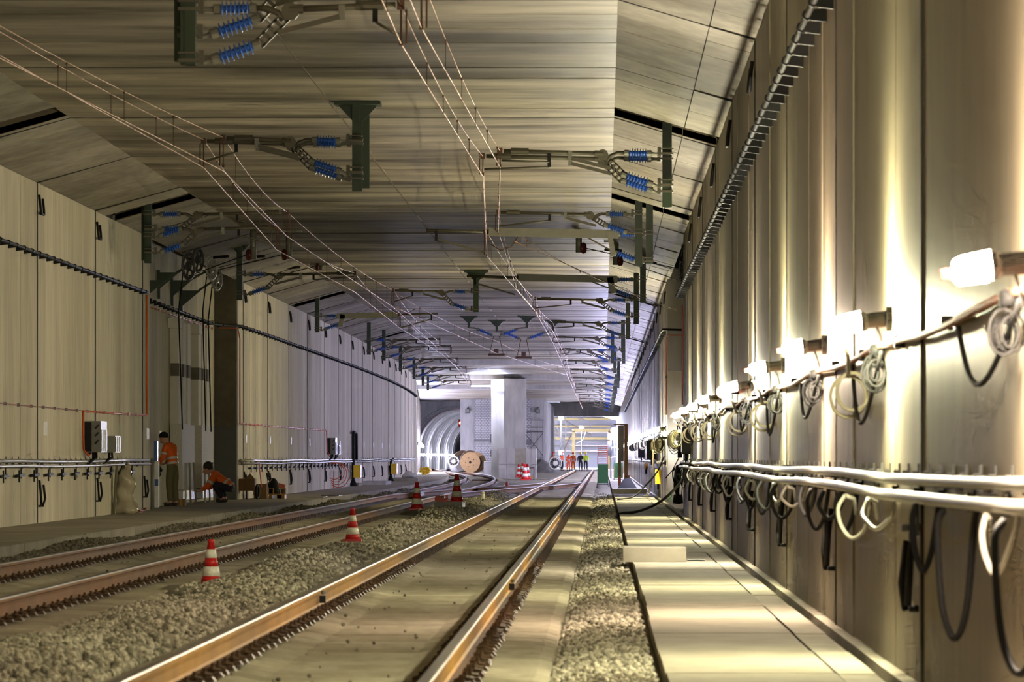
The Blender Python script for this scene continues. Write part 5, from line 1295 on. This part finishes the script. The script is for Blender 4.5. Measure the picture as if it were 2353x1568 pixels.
t = thing('gantry', 'pale yellow gantry spanning the bright hall behind the far workers', 'gantry', (-3.2,640,-0.3)); MB().box(-3.45,-3.1,640,640.4,-0.3,4.0).build('leg', 'ochre', t); MB().box(-3.45,0.9,640,640.4,3.9,4.25).build('cross_beam', 'ochre', t); MB().tube([(-2.9,640,2.6),(-2.2,640,3.0),(-1.9,640,3.9)], 0.05, 5).build('knee_brace', 'slate', t); MB().box(0.6,0.9,640,640.4,-0.3,4.0).build('leg', 'ochre', t)
t = thing('stair_tower', 'galvanised stair tower and lattice at the left of the bright hall', 'scaffold', (-5.4,660,-0.3))
for x in (-6.4,-5.6,-4.9,-4.3): MB().tube([(x,660,-0.3),(x,660,6.3)], 0.06, 5).build('upright', 'fitting', t)
for z in (1.2,2.4,3.6,4.8,5.6): MB().tube([(-6.4,660,z),(-4.3,660,z)], 0.05, 5).build('ledger', 'fitting', t)
MB().bar((-5.9,658,4.8), (-3.3,658,1.6), 0.3, 0.35).build('stringer', 'pier', t); MB().bar((-4.6,657,1.6), (-3.6,657,3.7), 0.12, 0.12).build('brace', 'fitting', t); MB().bar((-4.2,657,3.6), (-1.2,657,3.6), 0.1, 0.1).build('strut', 'fitting', t); MB().bar((-4.4,657,5.3), (-1.4,657,3.7), 0.1, 0.1).build('strut', 'fitting', t); MB().bar((-3.9,656,6.3), (-1.2,656,4.4), 0.1, 0.1).build('strut', 'slate', t); MB().bar((-4.2,656,6.2), (-1.9,656,5.3), 0.1, 0.1).build('strut', 'slate', t)
for i, (x, y, z) in enumerate(((-4.6,625,5.4),(-6.4,640,5.6),(-2.6,690,4.6),(-5.0,685,1.6),(1.3,612,3.4),(1.3,660,4.2))):
    t = thing('work_lamp', 'bright cold work lamp in the hall behind the far workers', 'lamp', (x,y,z), 'work lamps in the hall'); MB().ball((x,y,z), 0.22, 10).build('lamp_glass', 'coldhall', t, True); MB().cbox((x,y+0.35,z), (0.5,0.2,0.5)).build('housing', 'dgrey', t); MB().tube([(x,y+0.5,-0.3),(x,y+0.5,z+0.2)], 0.05, 6).build('stand', 'dgrey', t)
# cable drums
def drum(px, py, Y, r, wd, lb, mt, az=0.25):
    c = P(px, py, Y); n = Vector((math.sin(az),-math.cos(az),0)); t = thing('cable_drum', lb, 'drum', (c.x,Y,c.z-r))
    for s in (0, 1):
        f = MB().lathe(c+n*(wd*(0.5-s)), -n, [(0,r),(0.10,r)], 28).build('flange', mt, t)
        MB().lathe(c+n*(wd*(0.5-s)+0.012), -n, [(0,0.09),(0.02,0.09)], 12).build('hub_hole', 'black', f)
    MB().lathe(c+n*(wd*0.5-0.1), -n, [(0,r*0.62),(wd-0.1,r*0.62)], 20).build('barrel', 'black', t)
    for k in range(5):
        a = 2*math.pi*k/5; u = n.cross(Vector((0,0,1))); MB().lathe(c+n*(wd*0.5+0.006)+(u*math.cos(a)+Vector((0,0,1))*math.sin(a))*r*0.45, -n, [(0,0.035),(0.02,0.035)], 8).build('bolt', 'black', t)
drum(1087,1063,400,0.72,1.5,'large wooden cable drum with a black hub facing the tracks','wood',-0.25)
drum(1072,1060,412,0.78,1.3,'dark wooden cable drum behind the large drum','woodd',0.45)
def reel(px, py, Y, r, lb):
    c = P(px, py, Y); t = thing('cable_reel', lb, 'reel', (c.x,Y,c.z-r)); n = Vector((0.2,-1,0)).normalized(); u = n.cross(Vector((0,0,1)))
    rg = [c+(u*math.cos(2*math.pi*i/28)+Vector((0,0,1))*math.sin(2*math.pi*i/28))*r for i in range(28)]
    MB().tube(rg, 0.05, 6, closed=True).build('rim', 'cream', t, True); MB().lathe(c-n*0.1, n, [(0,r*0.38),(0.2,r*0.38)], 16).build('hub', 'cream', t)
    for i in range(10): a = 2*math.pi*i/10; MB().bar(c, c+(u*math.cos(a)+Vector((0,0,1))*math.sin(a))*r, 0.05, 0.05).build('spoke', 'fitting', t)
    MB().lathe(c+n*(-0.5), n, [(0,r*0.8),(0.3,r*0.8)], 18).build('back_plate', 'dgrey', t)
reel(1276,1065,470,0.52,'cream spoked reel beside the gravel heap')
reel(1042,1061,405,0.36,'small cream spoked reel left of the cable drums')
one('concrete_pipe', MB().lathe(P(1045,1072,406), (0.4,1,0), [(0,0.42),(2.5,0.42)], 16), 'pier', 'pale pipe section lying left of the cable drums', 'pipe', None, True)
q = Vector((-7.78,385,0)); one('concrete_block', MB().box(q.x-0.28,q.x+0.26,385,387,-0.3,0.75), 'pier', 'pale concrete block between the cable drum and the pier', 'block')
one('blue_sheet', MB().box(q.x-0.25,q.x+0.28,384.9,386.5,0.75,0.80), 'white', 'white sheet lying on the pale block beside the pier', 'sheet')
# gravel heap
b = MB(); q = P(1240,1083,485); nn = 16
for i in range(nn+1):
    for k in range(nn+1):
        u, v = -1+2*i/nn, -1+2*k/nn; rr = math.sqrt(u*u+v*v); b.v.append((q.x+0.1+u*1.9, 485+v*4, -0.35+max(0, 1.35*(1-rr))+R(-0.03,0.03)))
for i in range(nn):
    for k in range(nn): b.f.append((i*(nn+1)+k, (i+1)*(nn+1)+k, (i+1)*(nn+1)+k+1, i*(nn+1)+k+1))
o = b.build('gravel_heap', 'gravel'); o['kind'] = 'stuff'; tag(o, 'dark heap of gravel against the end wall pilaster', 'gravel')
# low barrier by the pier
t = thing('low_barrier', 'low brown barrier frame in front of the pier plinth', 'barrier', (-4.6,335,-0.3)); MB().tube([(-4.85,335,0.42),(-4.05,335,0.45)], 0.03, 5).build('rail', 'brown', t); MB().tube([(-4.05,335,-0.3),(-4.05,335,0.5)], 0.03, 5).build('post', 'brown', t); MB().tube([(-4.85,335,-0.3),(-4.85,335,0.45)], 0.03, 5).build('post', 'brown', t); MB().cbox((-4.5,335,-0.1), (0.8,0.3,0.12)).build('foot', 'timber', t)
one('timber_beams', MB().box(-6.9,-5.9,300,303,-0.24,-0.10), 'railfoot', 'dark timber baulk lying on the ballast before the cones', 'timber')
# distant black box cabinets on the divider wall
for z, lb in ((2.9,'upper black box on the brick edge beside the pier'),(1.6,'lower black box on the brick edge beside the pier')):
    t = thing('equipment_box', lb, 'box', (-8.1,420,z)); c = P(1131,1008 if z > 2 else 1042,420); MB().cbox(c, (0.22,0.3,0.65 if z > 2 else 0.5)).build('body', 'blackp', t); MB().cbox(c-Vector((0,0.16,0)), (0.16,0.02,0.4)).build('door', 'dgrey', t)
# far workers
talk = dict(STAND); talk.update(elR=(0.22,-0.10,1.15), wrR=(0.12,-0.28,1.08), handR=(0.08,-0.38,1.10))
bent = dict(STAND); bent.update(ches=(0,-0.10,1.24), neck=(0,-0.24,1.36), head=(0,-0.36,1.36), face=(0,-0.7,-0.8), shL=(-0.19,-0.12,1.32), shR=(0.19,-0.12,1.32), elL=(-0.24,-0.22,1.06), elR=(0.24,-0.22,1.06), wrL=(-0.18,-0.34,0.86), wrR=(0.18,-0.34,0.86), handL=(-0.17,-0.38,0.75), handR=(0.17,-0.38,0.75))
ZF = -0.24
for px, Y, rz, J, jk, tr, hat, lb in ((1271,548,120,STAND,'hivis','navy','redhat','far worker in orange vest and red helmet behind the spoked reel'),
    (1291,540,60,STAND,'hivisr','navy','redhat','far worker in striped orange vest and dark trousers by the reel'),
    (1306,542,10,bent,'hivisr','hivisr','redhat','far worker bending in full orange suit by the rail end'),
    (1317,560,0,STAND,'hivis','hivis','redhat','far worker in orange suit half behind the bending one'),
    (1334,545,0,talk,'navy','navy','hat','far worker in dark clothes and yellow helmet with an orange vest'),
    (1346,545,-10,STAND,'yellowv','navy','hat','far worker in yellow vest and yellow helmet between the rails')):
    z = ZF; person(lb, J, ((px-VX)*Y/F, Y, z), math.radians(rz), 1.0, jk, tr, hat, jk.startswith('hivis') , None, False)

# lamps on the left wall of the chamber, round the bend
for k in range(16):
    Y = 380+k*7.8; x = xwl(Y)+0.02
    t = thing('chamber_lamp', 'cold wall lamp round the bend of the left wall', 'lamp', (x,Y,2.0), 'cold lamps round the bend'); MB().cbox((x+0.05,Y,2.0), (0.1,0.2,0.2)).build('lamp_base', 'blackp', t); MB().ball((x+0.22,Y,1.98), 0.09, 8).build('lamp_glass', 'coldchamber', t, True)
for k, o in T_L.items():
    if k not in used:
        for ch in list(o.children): bpy.data.objects.remove(ch)
        bpy.data.objects.remove(o)
